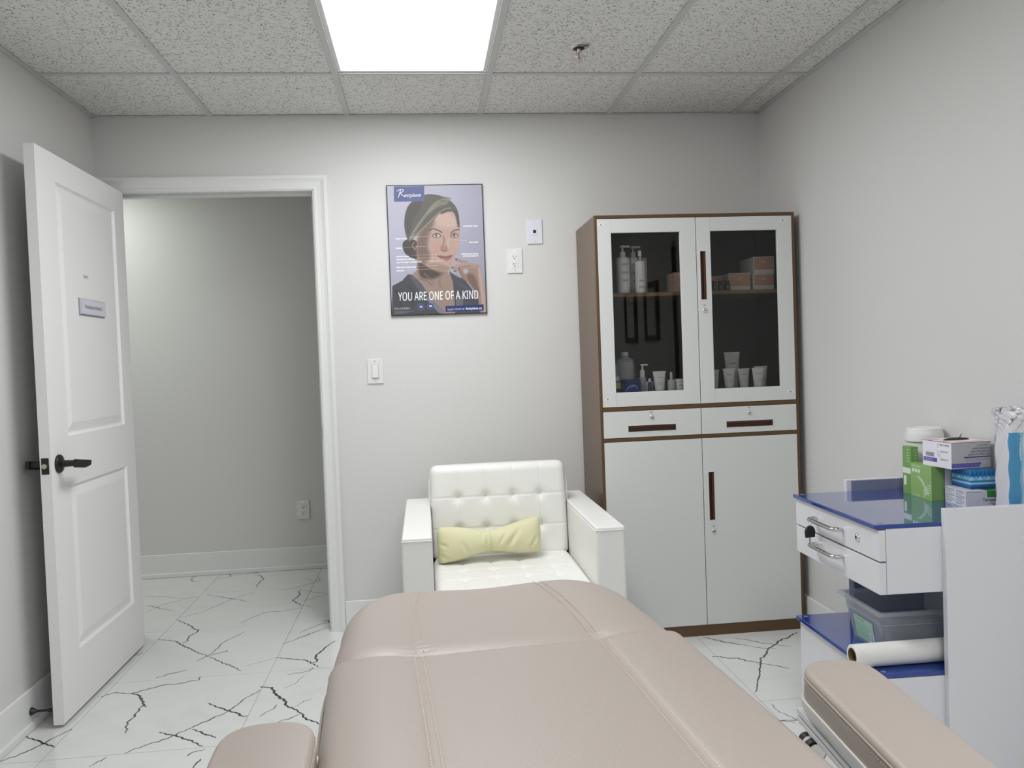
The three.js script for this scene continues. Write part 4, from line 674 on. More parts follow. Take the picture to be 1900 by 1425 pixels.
// ---------------------------------------------------------------- treatment bed
{
  const o = thing('treatment_bed', 'taupe upholstered treatment bed with stitched pads and armrests', 'treatment bed', [0.128, 0, 2.238], 0.065);
  const TOPY = 0.652, w = 0.360;
  // foot section: straight at the seam, rounded towards the chair
  const out = []; const far = -0.505, st = 0.025;
  for (let k = 0; k <= 14; k++) out.push([w - 0.012 * Math.pow(k / 14, 2), st - 0.20 * k / 14]);
  for (let k = 1; k < 60; k++) { const a = k / 60 * Math.PI, c = Math.cos(a), s = Math.sin(a); out.push([(w - 0.012) * Math.sign(c) * Math.pow(Math.abs(c), 0.72), st - 0.20 + (far - st + 0.20) * Math.pow(s, 0.78)]); }
  for (let k = 14; k >= 0; k--) out.push([-(w - 0.012 * Math.pow(k / 14, 2)), st - 0.20 * k / 14]);
  for (let k = 1; k < 28; k++) out.push([-w + 2 * w * k / 28, st]);
  const sx = (z) => 0.182 - 0.045 * Math.pow(Math.max(0, Math.min(1, -z / 0.5)), 3);
  const farTop = (x, z) => { const q = Math.abs(x), s = sx(z), end = Math.max(0, Math.min(1, -z / 0.5)); return -0.0035 * gauss(q - s, 0.005) + (q > s ? 0.010 * Math.sin(Math.min(1, (q - s) / (w - s)) * Math.PI) : 0) - (q < s ? 0.011 * end * end * Math.cos(q / s * Math.PI / 2) : 0) + 0.004 * end - 0.010 * gauss(z - 0.01, 0.035); };
  mesh('foot_pad', ringPad(out, 0.10, 0.045, farTop, 40), M.taupe, o, [0, TOPY - 0.004, 0]);
  // seat section
  const nx = 0.187, nearTop = (x, z) => { const q = Math.abs(x); return -0.0035 * gauss(q - nx, 0.005) + (q > nx ? 0.009 * Math.sin(Math.min(1, (q - nx) / (0.36 - nx)) * Math.PI) : 0.002 * Math.cos(q / nx * Math.PI / 2)); };
  mesh('seat_pad', gridPad(-0.362, 0.362, 0.004, 0.66, 0.10, 0.030, nearTop, 0.008), M.taupe, o, [0, TOPY + 0.003, 0]);
  mesh('back_pad', gridPad(-0.362, 0.362, 0.672, 1.36, 0.10, 0.042, nearTop, 0.012), M.taupe, o, [0, TOPY + 0.002, 0]);
  // seam tapes with twin rows of thread
  const th = [];
  for (const s of [-1, 1]) for (const d of [-0.008, 0.008]) {
    const p = []; for (let k = 0; k <= 24; k++) { const z = -0.03 - 0.44 * k / 24, x = s * sx(z) + d; p.push([x, TOPY - 0.004 + farTop(x, z) + 0.0006, z]); } th.push(stitches(p));
    const q = []; for (let k = 0; k <= 24; k++) { const z = 0.03 + 0.60 * k / 24, x = s * nx + d; q.push([x, TOPY + 0.002 + nearTop(x, z) + 0.0006, z]); } th.push(stitches(q));
  }
  const thread = mesh('stitching', merge(th), M.taupeThread, o); thread.userData.kind = 'stuff';
  // piping down the sides
  const ring = (pts, y, r = 0.003) => tube(pts.map(([x, z]) => [x, y, z]), r, 260, 7, true);
  mesh('piping', ring(out.filter((_, i) => i % 3 === 0), TOPY - 0.052), M.taupePiping, o);
  mesh('piping', tube([[-0.362, TOPY - 0.044, 0.62], [-0.3625, TOPY - 0.044, 0.05], [-0.35, TOPY - 0.044, 0.012], [-0.31, TOPY - 0.044, 0.005], [0.31, TOPY - 0.044, 0.005], [0.35, TOPY - 0.044, 0.012], [0.3625, TOPY - 0.044, 0.05], [0.362, TOPY - 0.044, 0.62]], 0.003, 200, 7), M.taupePiping, o);
  // frame and pedestal
  const bedWhite = M.whiteGloss;
  mesh('under_frame', merge([rbox(-0.28, -0.24, 0.51, 0.55, -0.40, 1.30, 0.006), rbox(0.24, 0.28, 0.51, 0.55, -0.40, 1.30, 0.006), rbox(-0.24, 0.24, 0.51, 0.55, 0.0, 0.05, 0.006), rbox(-0.24, 0.24, 0.51, 0.55, 0.70, 0.75, 0.006), rbox(-0.24, 0.24, 0.51, 0.55, -0.38, -0.34, 0.006)]), bedWhite, o);
  mesh('pedestal', rbox(-0.17, 0.17, 0.09, 0.51, 0.15, 0.65, 0.03, 4), bedWhite, o);
  mesh('base', rbox(-0.25, 0.25, 0.0, 0.10, -0.18, 0.98, 0.03, 4), bedWhite, o);
  // armrests
  const rest = (x, z, turn, ww, s) => {
    const a = new THREE.Group(); a.name = 'armrest'; a.position.set(x, 0, z); a.rotation.y = turn; o.add(a);
    const h = ww / 2, ol = [], len = 0.46;
    for (let k = 0; k <= 30; k++) { const t = k / 30 * Math.PI, c = Math.cos(t); ol.push([h * Math.sign(c) * Math.pow(Math.abs(c), 0.62), 0.075 - 0.075 * Math.pow(Math.sin(t), 0.72)]); }
    for (let k = 1; k < 14; k++) ol.push([-h, 0.075 + (len - 0.12) * k / 14]);
    for (let k = 0; k <= 16; k++) { const t = k / 16 * Math.PI; ol.push([-h * Math.cos(t), len - 0.045 + 0.045 * Math.sin(t)]); }
    for (let k = 13; k >= 1; k--) ol.push([h, 0.075 + (len - 0.12) * k / 14]);
    mesh('arm_pad', ringPad(ol, 0.074, 0.010, (u, v) => 0.004 * Math.cos(Math.min(1, Math.abs(u) / h) * Math.PI / 2), 24), M.taupe, a, [0, 0.68, 0]);
    mesh('piping', tube(ol.filter((_, i) => i % 2 === 0).map(([u, v]) => [u * 0.995, 0.667, v * 0.996 + 0.0008]), 0.0022, 220, 6, true), M.taupePiping, a);
    const zig = stitches(ol.filter((_, i) => i % 2 === 0).concat([ol[0]]).map(([u, v]) => [u * 1.012, 0.660, v + (v - 0.23) * 0.004]), 0.004, 0.003); const zs = mesh('stitching', zig, M.taupeThread, a); zs.userData.kind = 'stuff';
    const lv = [[0.630, 1.0, 1], [0.633, 1.06, 1.018], [0.631, 1.09, 1.028], [0.616, 1.07, 1.022], [0.603, 0.99, 1.0], [0.598, 0.86, 0.96], [0.596, 0.5, 0.8]], tp = [], ti = [], tn = ol.length;
    lv.forEach(([y, f, q]) => ol.forEach(([u, v]) => tp.push(u * f, y, (v - 0.23) * q + 0.23)));
    for (let k = 0; k + 1 < lv.length; k++) for (let i = 0; i < tn; i++) { const j = (i + 1) % tn, p = k * tn + i, q = k * tn + j; ti.push(p, q, p + tn, q, q + tn, p + tn); }
    const tray = new THREE.BufferGeometry(); tray.setAttribute('position', new THREE.Float32BufferAttribute(tp, 3)); tray.setAttribute('uv', new THREE.Float32BufferAttribute(new Float32Array(tp.length / 3 * 2), 2)); tray.setIndex(ti); tray.computeVertexNormals(); mesh('tray', tray, std(lin(0.78, 0.78, 0.76), 0.35, { side: THREE.DoubleSide }), a);
    return a;
  };
  const toLocal = (x, z) => { const a = 0.065, dx = x - 0.128, dz = z - 2.238; return [dx * Math.cos(a) - dz * Math.sin(a), dx * Math.sin(a) + dz * Math.cos(a)]; };
  const [rx, rz] = toLocal(0.667, 2.519), [lx, lz] = toLocal(-0.283, 2.595);
  const R = rest(rx, rz, -0.147, 0.127, 1), Lr = rest(lx, lz, -0.02, 0.145, -1);
  mesh('slide_rail', merge([rbox(-0.050, -0.028, 0.566, 0.594, -0.015, 0.42, 0.002), rbox(-0.058, -0.050, 0.583, 0.594, -0.015, 0.42, 0.002), rbox(-0.0585, -0.050, 0.570, 0.580, -0.015, 0.42, 0.002)]), M.whiteGloss, R);
  mesh('bracket', rbox(-0.03, 0.03, 0.56, 0.615, 0.10, 0.34, 0.006), M.whiteGloss, R);
  const k1 = cyl(0.013, 0.013, 0.016, 24), k2 = cyl(0.0125, 0.0125, 0.018, 24), k3 = cyl(0.018, 0.018, 0.014, 28);
  for (const [g, zz, m, nm] of [[k1, 0.030, M.black, 'knob_ring'], [k2, 0.047, M.white, 'knob_body'], [k3, 0.063, M.black, 'knob_cap'], [cyl(0.0145, 0.0145, 0.004, 28), 0.0715, M.steel, 'knob_face']]) { g.rotateX(Math.PI / 2); mesh(nm, at(g, -0.054, 0.550, zz - 0.006), m, R); }
  const link = rbox(-0.055, -0.03, 0.552, 0.568, 0.03, 0.045, 0.003); mesh('knob_mount', link, M.steel, R);
  for (const [q, s] of [[R, -1], [Lr, 1]]) mesh('support', rbox(s < 0 ? -0.32 : 0.0, s < 0 ? 0.0 : 0.10, 0.52, 0.555, 0.24, 0.28, 0.004), M.steel, q);
  mesh('bracket', rbox(-0.03, 0.03, 0.55, 0.615, 0.10, 0.34, 0.006), M.whiteGloss, Lr);
}

// ---------------------------------------------------------------- white trolley with blue glass tops
const CTX = 1.366, CTZ = 1.585, CTA = -0.03;
const cart = thing('trolley', 'white trolley with blue glass tops, two drawers and high side panels', 'trolley', [CTX, 0, CTZ], CTA);
{
  const c = cart, fx = -0.212, bx = 0.225, hz = 0.262, ty = 0.748;
  const sidePanel = (z0, z1, nm) => { const p = mesh('side_panel', rbox(-0.040, bx, 0.055, 0.797, z0, z1, 0.002), M.cartWhite, c); return p; };
  sidePanel(hz, hz + 0.02); sidePanel(-hz - 0.02, -hz);
  mesh('inner_sheet', box(-0.024, bx - 0.01, 0.36, 0.794, -hz, -hz + 0.004), M.slate, c);
  mesh('back_panel', box(bx - 0.012, bx, 0.06, 0.75, -hz, hz), M.cartWhite, c);
  const slab = (y, name) => { mesh(name, rbox(fx - 0.010, bx - 0.012, y - 0.012, y, -hz - 0.0, hz - 0.001, 0.0025, 3), M.blueGlass, c); for (const z of [-hz + 0.02, hz - 0.02]) { const k = cyl(0.007, 0.007, 0.0012, 20); const m = mesh('glass_stud', at(k, fx + 0.015, y + 0.0002, z), M.slate, c); } };
  slab(0.760, 'top_glass'); slab(0.362, 'shelf_glass');
  // drawer box
  mesh('drawer_case', rbox(fx + 0.020, bx - 0.012, 0.574, ty, -hz, hz, 0.001, 1), M.cartWhite, c);
  const drawer = (y0, y1, locked) => {
    const d = new THREE.Group(); d.name = 'drawer'; c.add(d); mesh('drawer_front', rbox(fx, fx + 0.019, y0, y1, -hz, hz, 0.0015), M.cartWhite, d);
    const yc = y0 + (y1 - y0) * (locked ? 0.56 : 0.66), z0 = -0.108, z1 = 0.060, pts = [[fx, yc, z0], [fx - 0.020, yc, z0], [fx - 0.029, yc, z0 + 0.008], [fx - 0.030, yc, z0 + 0.022], [fx - 0.030, yc, 0.5 * (z0 + z1)], [fx - 0.030, yc, z1 - 0.022], [fx - 0.029, yc, z1 - 0.008], [fx - 0.020, yc, z1], [fx, yc, z1]];
    mesh('handle', tube(pts, 0.0062, 90, 12), M.steel, d);
    if (locked) { const l = lathe([[0, 0.005], [0.007, 0.005], [0.0105, 0.003], [0.0105, -0.002]], 28); l.rotateZ(Math.PI / 2); mesh('lock', at(l, fx - 0.001, yc - 0.004, 0.150), M.chrome, d); mesh('keyhole', box(fx - 0.0075, fx - 0.006, yc - 0.008, yc, 0.149, 0.1515), M.black, d); }
  };
  drawer(0.663, 0.745, true); drawer(0.574, 0.658, false);
  mesh('lower_cabinet', rbox(fx + 0.004, bx - 0.012, 0.085, 0.349, -hz, hz, 0.002), M.cartWhite, c);
  for (const x of [-0.16, 0.17]) for (const z of [-0.2, 0.2]) {
    const w = new THREE.Group(); w.name = 'caster'; w.position.set(x, 0, z); c.add(w);
    const t = lathe([[0.009, -0.010], [0.022, -0.010], [0.025, -0.007], [0.025, 0.007], [0.022, 0.010], [0.009, 0.010]], 28); t.rotateX(Math.PI / 2); mesh('wheel', at(t, 0, 0.025, 0), M.rubber, w);
    mesh('fork', merge([rbox(-0.012, 0.012, 0.02, 0.06, -0.016, -0.012, 0.001, 1), rbox(-0.012, 0.012, 0.02, 0.06, 0.012, 0.016, 0.001, 1), rbox(-0.016, 0.016, 0.056, 0.062, -0.016, 0.016, 0.001, 1), at(cyl(0.007, 0.007, 0.026, 14), 0, 0.073, 0)]), M.steel, w);
  }
}
{
  // key set hanging from the upper drawer handle, in trolley coordinates
  const a = CTA, toW = (x, z) => [CTX + x * Math.cos(a) + z * Math.sin(a), CTZ - x * Math.sin(a) + z * Math.cos(a)], [kx, kz] = toW(-0.242, -0.092);
  const o = thing('key', 'black headed key on a ring hanging from the upper trolley drawer handle', 'key', [kx, 0.638, kz], a);
  const r = new THREE.TorusGeometry(0.012, 0.0009, 8, 40); r.rotateY(Math.PI / 2); mesh('ring', at(r, 0, 0.0645, 0), M.chrome, o);
  const sh = new THREE.Shape(); sh.moveTo(-0.013, 0.018); sh.lineTo(0.013, 0.018); sh.lineTo(0.0145, 0.034); sh.quadraticCurveTo(0.012, 0.050, 0, 0.052); sh.quadraticCurveTo(-0.012, 0.050, -0.0145, 0.034); sh.closePath();
  const g = new THREE.ExtrudeGeometry(sh, { depth: 0.005, bevelEnabled: true, bevelSize: 0.0012, bevelThickness: 0.0012, bevelSegments: 2 }); g.translate(0, 0, -0.0025); g.rotateY(0.35); g.scale(1.15, 1, 1); mesh('head', metreUV(g), M.black, o);
  mesh('blade', rbox(-0.0012, 0.0012, -0.012, 0.018, -0.0045, 0.0045, 0.0008, 1), M.chrome, o);
}
const TY = 0.7602;
const carton = (name, label, x0, x1, y0, y1, z0, z1, turn, mats, group) => {
  const g = new THREE.BoxGeometry(x1 - x0, y1 - y0, z1 - z0); g.translate(0, (y1 - y0) / 2, 0);
  const o = thing(name, label, 'box', [(x0 + x1) / 2, y0, (z0 + z1) / 2], turn, group); mesh('carton', g, mats, o); return o;
};
const solid = (hex, r = 0.5) => std(new THREE.Color(hex), r);
{
  // green standing boxes: left face (-x) carries the print
  const green = (g, W, D) => { g.fillStyle = '#7fa866'; g.fillRect(0, 0, W, D); };
  const gl = faceMat(textPlate(0.116, 0.108, 3400, '#93bb70', (g, W, D) => {
    g.fillStyle = '#fff'; for (let k = 0; k < 3; k++) { g.globalAlpha = 0.95; g.beginPath(); g.arc(W * (0.12 + 0.14 * k), D * 0.21, W * 0.052, 0, 7); g.fill(); g.globalAlpha = 1; g.fillStyle = '#93bb70'; g.fillRect(W * (0.095 + 0.14 * k), D * 0.20, W * 0.05, D * 0.02); g.fillStyle = '#fff'; }
    g.fillStyle = 'rgba(255,255,255,0.75)'; g.font = `${D * 0.07}px sans-serif`; g.fillText('Cardinal Health', W * 0.05, D * 0.10);
    g.strokeStyle = 'rgba(255,255,255,0.85)'; g.lineWidth = W * 0.014;
    for (let k = 0; k < 3; k++) { g.beginPath(); g.moveTo(W * (0.30 + 0.06 * k), D * (0.36 + 0.01 * k)); g.quadraticCurveTo(W * (0.62 + 0.05 * k), D * 0.52, W * (0.74 + 0.05 * k), D * 0.86); g.stroke(); }
    for (let k = 0; k < 4; k++) { g.beginPath(); g.moveTo(W * 0.97, D * (0.55 + 0.07 * k)); g.quadraticCurveTo(W * 0.76, D * (0.58 + 0.07 * k), W * 0.62, D * (0.76 + 0.06 * k)); g.stroke(); }
    g.fillStyle = 'rgba(255,255,255,0.6)'; g.fillRect(W * 0.12, D * 0.92, W * 0.3, D * 0.012);
  }), 0.45);
  const gs = solid('#7fa45c');
  carton('supply_box', 'green box with white curved lines standing on the trolley top', 1.474, 1.512, TY, TY + 0.104, 1.456, 1.568, CTA, [gs, gl, gs, gs, gs, gs]);
  const strip = faceMat(textPlate(0.05, 0.15, 1400, '#7ba860', (g, W, D) => { g.fillStyle = '#e8f0e0'; g.fillRect(0, D * 0.45, W, D * 0.12); g.fillRect(W * 0.1, D * 0.62, W * 0.3, D * 0.2); for (let k = 0; k < 5; k++) g.fillRect(W * 0.5, D * (0.06 + k * 0.06), W * 0.3, 2); }));
  carton('supply_box', 'taller green and white box behind the green box beside the white tub', 1.484, 1.507, TY, TY + 0.150, 1.398, 1.446, CTA, [gs, strip, gs, gs, strip, gs]);
  const wl = faceMat(textPlate(0.10, 0.10, 2600, '#d9dade', (g, W, D) => { g.fillStyle = '#2a2a30'; g.font = `italic ${D * 0.13}px sans-serif`; g.fillText('Cardinal', W * 0.2, D * 0.84); g.strokeStyle = '#2a2a30'; g.lineWidth = 3; g.beginPath(); g.moveTo(W * 0.10, D * 0.62); g.quadraticCurveTo(W * 0.2, D * 0.66, W * 0.22, D * 0.82); g.stroke(); }), 0.5), ws = solid('#cfd0d4');
  carton('supply_box', 'white carton tucked between the green box and the blue box', 1.516, 1.600, TY, TY + 0.103, 1.470, 1.570, CTA, [ws, wl, ws, ws, wl, ws]);
  // low white box with green corner
  const rows = (g, W, D, n, x0, x1) => { for (let k = 0; k < n; k++) { g.fillStyle = k % 4 === 0 ? '#55586a' : '#9093a6'; g.fillRect(W * x0, D * (0.08 + 0.86 * k / n), W * (x1 - x0) * (k % 3 === 2 ? 0.7 : 1), D * 0.035); } };
  const tl = faceMat(textPlate(0.11, 0.046, 4200, '#dfe0e8', (g, W, D) => { rows(g, W, D, 9, 0.06, 0.44); rows(g, W, D, 9, 0.54, 0.94); g.fillStyle = '#c6c8d2'; g.fillRect(W * 0.485, 0, W * 0.02, D); })), tf = faceMat(textPlate(0.11, 0.046, 4200, '#cfd0d6', (g, W, D) => { g.fillStyle = '#2e8a34'; g.fillRect(W * 0.62, 0, W * 0.4, D * 0.42); g.fillStyle = '#22242c'; g.font = `bold ${D * 0.26}px sans-serif`; g.fillText('Tampons', W * 0.50, D * 0.66); g.font = `${D * 0.12}px sans-serif`; g.fillText('compresses', W * 0.66, D * 0.82); g.font = `bold ${D * 0.16}px sans-serif`; g.fillText('200', W * 0.76, D * 0.97); g.fillStyle = '#888a94'; g.fillRect(W * 0.05, D * 0.08, W * 0.42, D * 0.03); })), tt = faceMat(textPlate(0.11, 0.11, 1500, '#d3d4d8', (g, W, D) => { g.fillStyle = '#2e7a3a'; g.beginPath(); g.moveTo(W * 0.3, 0); g.lineTo(W, 0); g.lineTo(W, D * 0.9); g.lineTo(W * 0.62, D); g.fill(); }));
  carton('supply_box', 'low white box with green corner and printed text on the trolley top', 1.503, 1.602, TY, TY + 0.047, 1.582, 1.692, CTA - 0.06, [ws, tl, tt, ws, tf, ws]);
  // blue box with wave pattern
  const bw = faceMat(textPlate(0.11, 0.05, 3000, '#2a6fb0', (g, W, D) => { const gr = g.createLinearGradient(0, 0, 0, D); g.fillStyle = '#2f86bf'; g.fillRect(0, 0, W, D * 0.75); for (let k = 0; k < 7; k++) { g.fillStyle = k % 2 ? '#7fc0e2' : '#a9d8ee'; g.beginPath(); g.arc(W * (0.06 + 0.16 * k), D * 0.55, D * 0.2, Math.PI, 0); g.fill(); g.fillStyle = '#1f62a4'; g.beginPath(); g.moveTo(W * (0.0 + 0.16 * k), D * 0.30); g.lineTo(W * (0.08 + 0.16 * k), D * 0.05); g.lineTo(W * (0.16 + 0.16 * k), D * 0.30); g.fill(); } g.fillStyle = '#a8d4e8'; g.fillRect(0, D * 0.66, W, D * 0.10); g.fillStyle = '#164a88'; g.fillRect(0, D * 0.86, W, D * 0.14); }), 0.35), bs = solid('#1f5f9e', 0.35);
  carton('supply_box', 'bright blue patterned box under the glove box', 1.530, 1.606, TY + 0.0475, TY + 0.1035, 1.578, 1.668, CTA, [bs, bw, bs, bs, bw, bs]);
  // glove box
  const gy = TY + 0.1042, gh = 0.077;
  const ge = faceMat(textPlate(0.122, gh, 4000, '#f0eef4', (g, W, D) => {
    g.fillStyle = '#b5323a'; g.fillRect(0, 0, W, D * 0.022); g.fillStyle = '#222'; for (let k = 0; k < 34; k++) g.fillRect(W * 0.12 + k * W * 0.0085, D * 0.46, W * 0.0085 * (k * 7 % 5 < 2 ? 0.8 : 0.35), D * 0.16);
    g.fillStyle = '#5d55a8'; g.fillRect(W * 0.03, D * 0.66, W * 0.48, D * 0.16); g.fillStyle = '#b9b5e0'; for (let k = 0; k < 3; k++) g.fillRect(W * 0.06, D * (0.69 + 0.04 * k), W * 0.3, D * 0.014);
    g.fillStyle = '#2a2a2e'; g.font = `bold ${D * 0.085}px sans-serif`; g.fillText('N8872-N88803', W * 0.60, D * 0.16, W * 0.34); g.fillText('2023-02-01', W * 0.62, D * 0.42, W * 0.28); g.fillText('2028-01-31', W * 0.62, D * 0.72, W * 0.28);
    g.strokeStyle = '#555'; g.lineWidth = 2; for (const y of [0.10, 0.38]) g.strokeRect(W * 0.53, D * y, W * 0.045, D * 0.12); g.fillStyle = '#777'; for (let k = 0; k < 4; k++) g.fillRect(W * 0.53, D * (0.50 + 0.03 * k), W * 0.12, 2);
  }), 0.4);
  const gf = faceMat(textPlate(0.14, gh, 4000, '#bdbdbf', (g, W, D) => {
    g.fillStyle = '#b5323a'; g.fillRect(0, 0, W, D * 0.022); g.fillStyle = '#26262c'; g.textAlign = 'center'; g.font = `bold ${D * 0.10}px sans-serif`;
    g.font = `${D * 0.07}px sans-serif`; g.fillText('Cardinal Health', W * 0.78, D * 0.17, W * 0.26); g.font = `bold ${D * 0.095}px sans-serif`; g.fillText('NITRILE EXAM GLOVES', W * 0.80, D * 0.30, W * 0.52); g.fillText("GANTS D'EXAMEN EN NITRILE", W * 0.80, D * 0.41, W * 0.62); g.fillText('GUANTES DE NITRILO PARA EXAMEN', W * 0.80, D * 0.52, W * 0.76);
    g.textAlign = 'left'; g.fillStyle = '#3b3d8c'; g.fillRect(W * 0.32, D * 0.56, W * 0.68, D * 0.045); g.fillStyle = '#55565e'; for (let k = 0; k < 3; k++) g.fillRect(W * 0.36, D * (0.65 + 0.035 * k), W * 0.64, 2); g.fillStyle = '#5d58a8'; g.beginPath(); g.moveTo(0, D * 0.80); g.lineTo(W * 0.76, D * 0.80); g.lineTo(W * 0.70, D * 0.96); g.lineTo(0, D * 0.96); g.fill(); g.fillStyle = '#8f8bc6'; for (let k = 0; k < 26; k++) g.fillRect(W * 0.02 + k * W * 0.026, D * (0.82 + (k % 3) * 0.03), W * 0.014, D * 0.05);
  }), 0.4);
  const gt = faceMat(textPlate(0.14, 0.122, 2200, '#e4e0e2', (g, W, D) => { g.fillStyle = '#a79fc8'; g.fillRect(0, D * 0.12, W * 0.3, D * 0.14); g.fillStyle = '#c9c08a'; g.fillRect(W * 0.02, D * 0.5, W * 0.2, D * 0.2); g.fillStyle = '#b2a8c4'; g.fillRect(W * 0.25, D * 0.82, W * 0.7, D * 0.1); }), 0.4);
  const gb = thing('glove_box', 'open box of nitrile exam gloves with purple and red print on top of the stack', 'glove box', [1.5485, gy, 1.573], 0.06);
  const bg = new THREE.BoxGeometry(0.128, gh, 0.128); bg.translate(0, gh / 2, 0); mesh('carton', bg, [ws, ge, gt, ws, gf, ws], gb);
  const slit = new THREE.Shape(); slit.absellipse(0, 0, 0.047, 0.022, 0, 7); const sg = new THREE.ShapeGeometry(slit, 32); sg.rotateX(-Math.PI / 2); mesh('opening', at(sg, 0.006, gh + 0.0006, -0.004), M.black, gb);
  const gl2 = new THREE.SphereGeometry(1, 28, 12, 0, 7, 0, Math.PI / 2); gl2.scale(0.042, 0.006, 0.016); mesh('glove', at(gl2, 0.006, gh + 0.0007, -0.006), M.rubber, gb); mesh('glove_tip', tube([[0.012, gh + 0.004, -0.004], [0.020, gh + 0.009, -0.006], [0.026, gh + 0.016, -0.008]], 0.0012, 10, 6), M.rubber, gb);
  // white tub at the back
  const tub = thing('plastic_tub', 'white plastic tub with screw lid behind the glove box', 'tub', [1.5675, TY, 1.385]);
  mesh('body', lathe([[0, 0], [0.050, 0], [0.052, 0.004], [0.052, 0.165], [0.048, 0.172], [0, 0.172]], 48), M.white, tub); mesh('lid', lathe([[0.050, 0.160], [0.0565, 0.160], [0.0575, 0.164], [0.0575, 0.186], [0.053, 0.189], [0.053, 0.200], [0.050, 0.204], [0.046, 0.204], [0.044, 0.200], [0, 0.199]], 56), M.white, tub);
  // crumpled plastic packet standing by the near panel
  const pk = thing('plastic_packet', 'crumpled clear and blue plastic packet standing at the trolley edge', 'packet', [1.581, TY, 1.782], -0.03);
  const n = 26, m = 34, pos = [], uv = [], idx = [], hw = 0.040, hd = 0.036, ph = 0.285;
  const per = []; for (let i = 0; i < 4 * n; i++) { const a = i / (4 * n) * 2 * Math.PI - 3 * Math.PI / 4, c = Math.cos(a), s = Math.sin(a), k = Math.pow(Math.pow(Math.abs(c), 6) + Math.pow(Math.abs(s), 6), -1 / 6); per.push([c * k, s * k]); }
  const P = per.length;
  for (let j = 0; j <= m; j++) for (let i = 0; i <= P; i++) { const t = j / m, [px, pz] = per[i % P], up = Math.max(0, (t - 0.72) / 0.28), cr = up * 0.010 * (Math.sin(i * 0.55 + j * 1.3) + 0.6 * Math.sin(i * 1.4 - j * 0.9)) + 0.0012 * Math.sin(i * 0.4 + j * 0.7); const sq = 1 - 0.35 * up; pos.push(px * hw * (1 - 0.06 * up) + cr, ph * t + (j === m ? 0.006 * Math.sin(i * 0.5) : 0), pz * hd * sq + cr * 0.8); uv.push(i / P, t); }
  for (let j = 0; j < m; j++) for (let i = 0; i < P; i++) { const a = j * (P + 1) + i; idx.push(a, a + P + 1, a + 1, a + 1, a + P + 1, a + P + 2); }
  const pg = new THREE.BufferGeometry(); pg.setAttribute('position', new THREE.Float32BufferAttribute(pos, 3)); pg.setAttribute('uv', new THREE.Float32BufferAttribute(uv, 2)); pg.setIndex(idx); pg.computeVertexNormals();
  const pmap = tex(canvas(1024, 512, (g, W, D) => {
    g.fillStyle = '#e9e8ec'; g.fillRect(0, 0, W, D); // front face (+z) spans 0.5 .. 0.75 of the turn
    g.fillStyle = '#8cc0dc'; g.fillRect(W * 0.645, D * 0.22, W * 0.12, D * 0.78); g.fillStyle = '#b9d9e8'; g.fillRect(W * 0.625, D * 0.22, W * 0.02, D * 0.78); g.fillStyle = '#4f9cc8'; g.fillRect(W * 0.67, D * 0.22, W * 0.10, D * 0.78);
    g.save(); g.translate(W * 0.655, D * 0.26); g.rotate(Math.PI / 2); g.fillStyle = '#e8f4fa'; g.font = '30px serif'; g.fillText('Alliance', 0, 0); g.restore();
    g.save(); g.translate(W * 0.575, D * 0.28); g.rotate(Math.PI / 2); g.fillStyle = '#9a9cc0'; g.font = '15px sans-serif'; g.fillText('Disposable underpads, large size', 0, 0, 210); g.fillText('Piqués jetables grand format', 0, -18, 190); g.restore();
    g.fillStyle = '#a8acd4'; for (let k = 0; k < 8; k++) g.fillRect(W * 0.505, D * (0.22 + k * 0.012), W * 0.012, 2); for (let k = 0; k < 10; k++) g.fillRect(W * 0.508, D * (0.62 + k * 0.03), W * 0.008, 3);
  }));
  mesh('wrapper', pg, phy(0xffffff, 0.22, { map: pmap, transmission: 0.15, side: THREE.DoubleSide }), pk);
  const cont = gridPad(-hw + 0.006, hw - 0.006, -hd + 0.006, hd - 0.006, 0.19, 0.01, () => 0.004, 0.02); mesh('folded_pads', cont, std(lin(0.72, 0.74, 0.78), 0.8), pk, [0, 0.195, 0]);
}
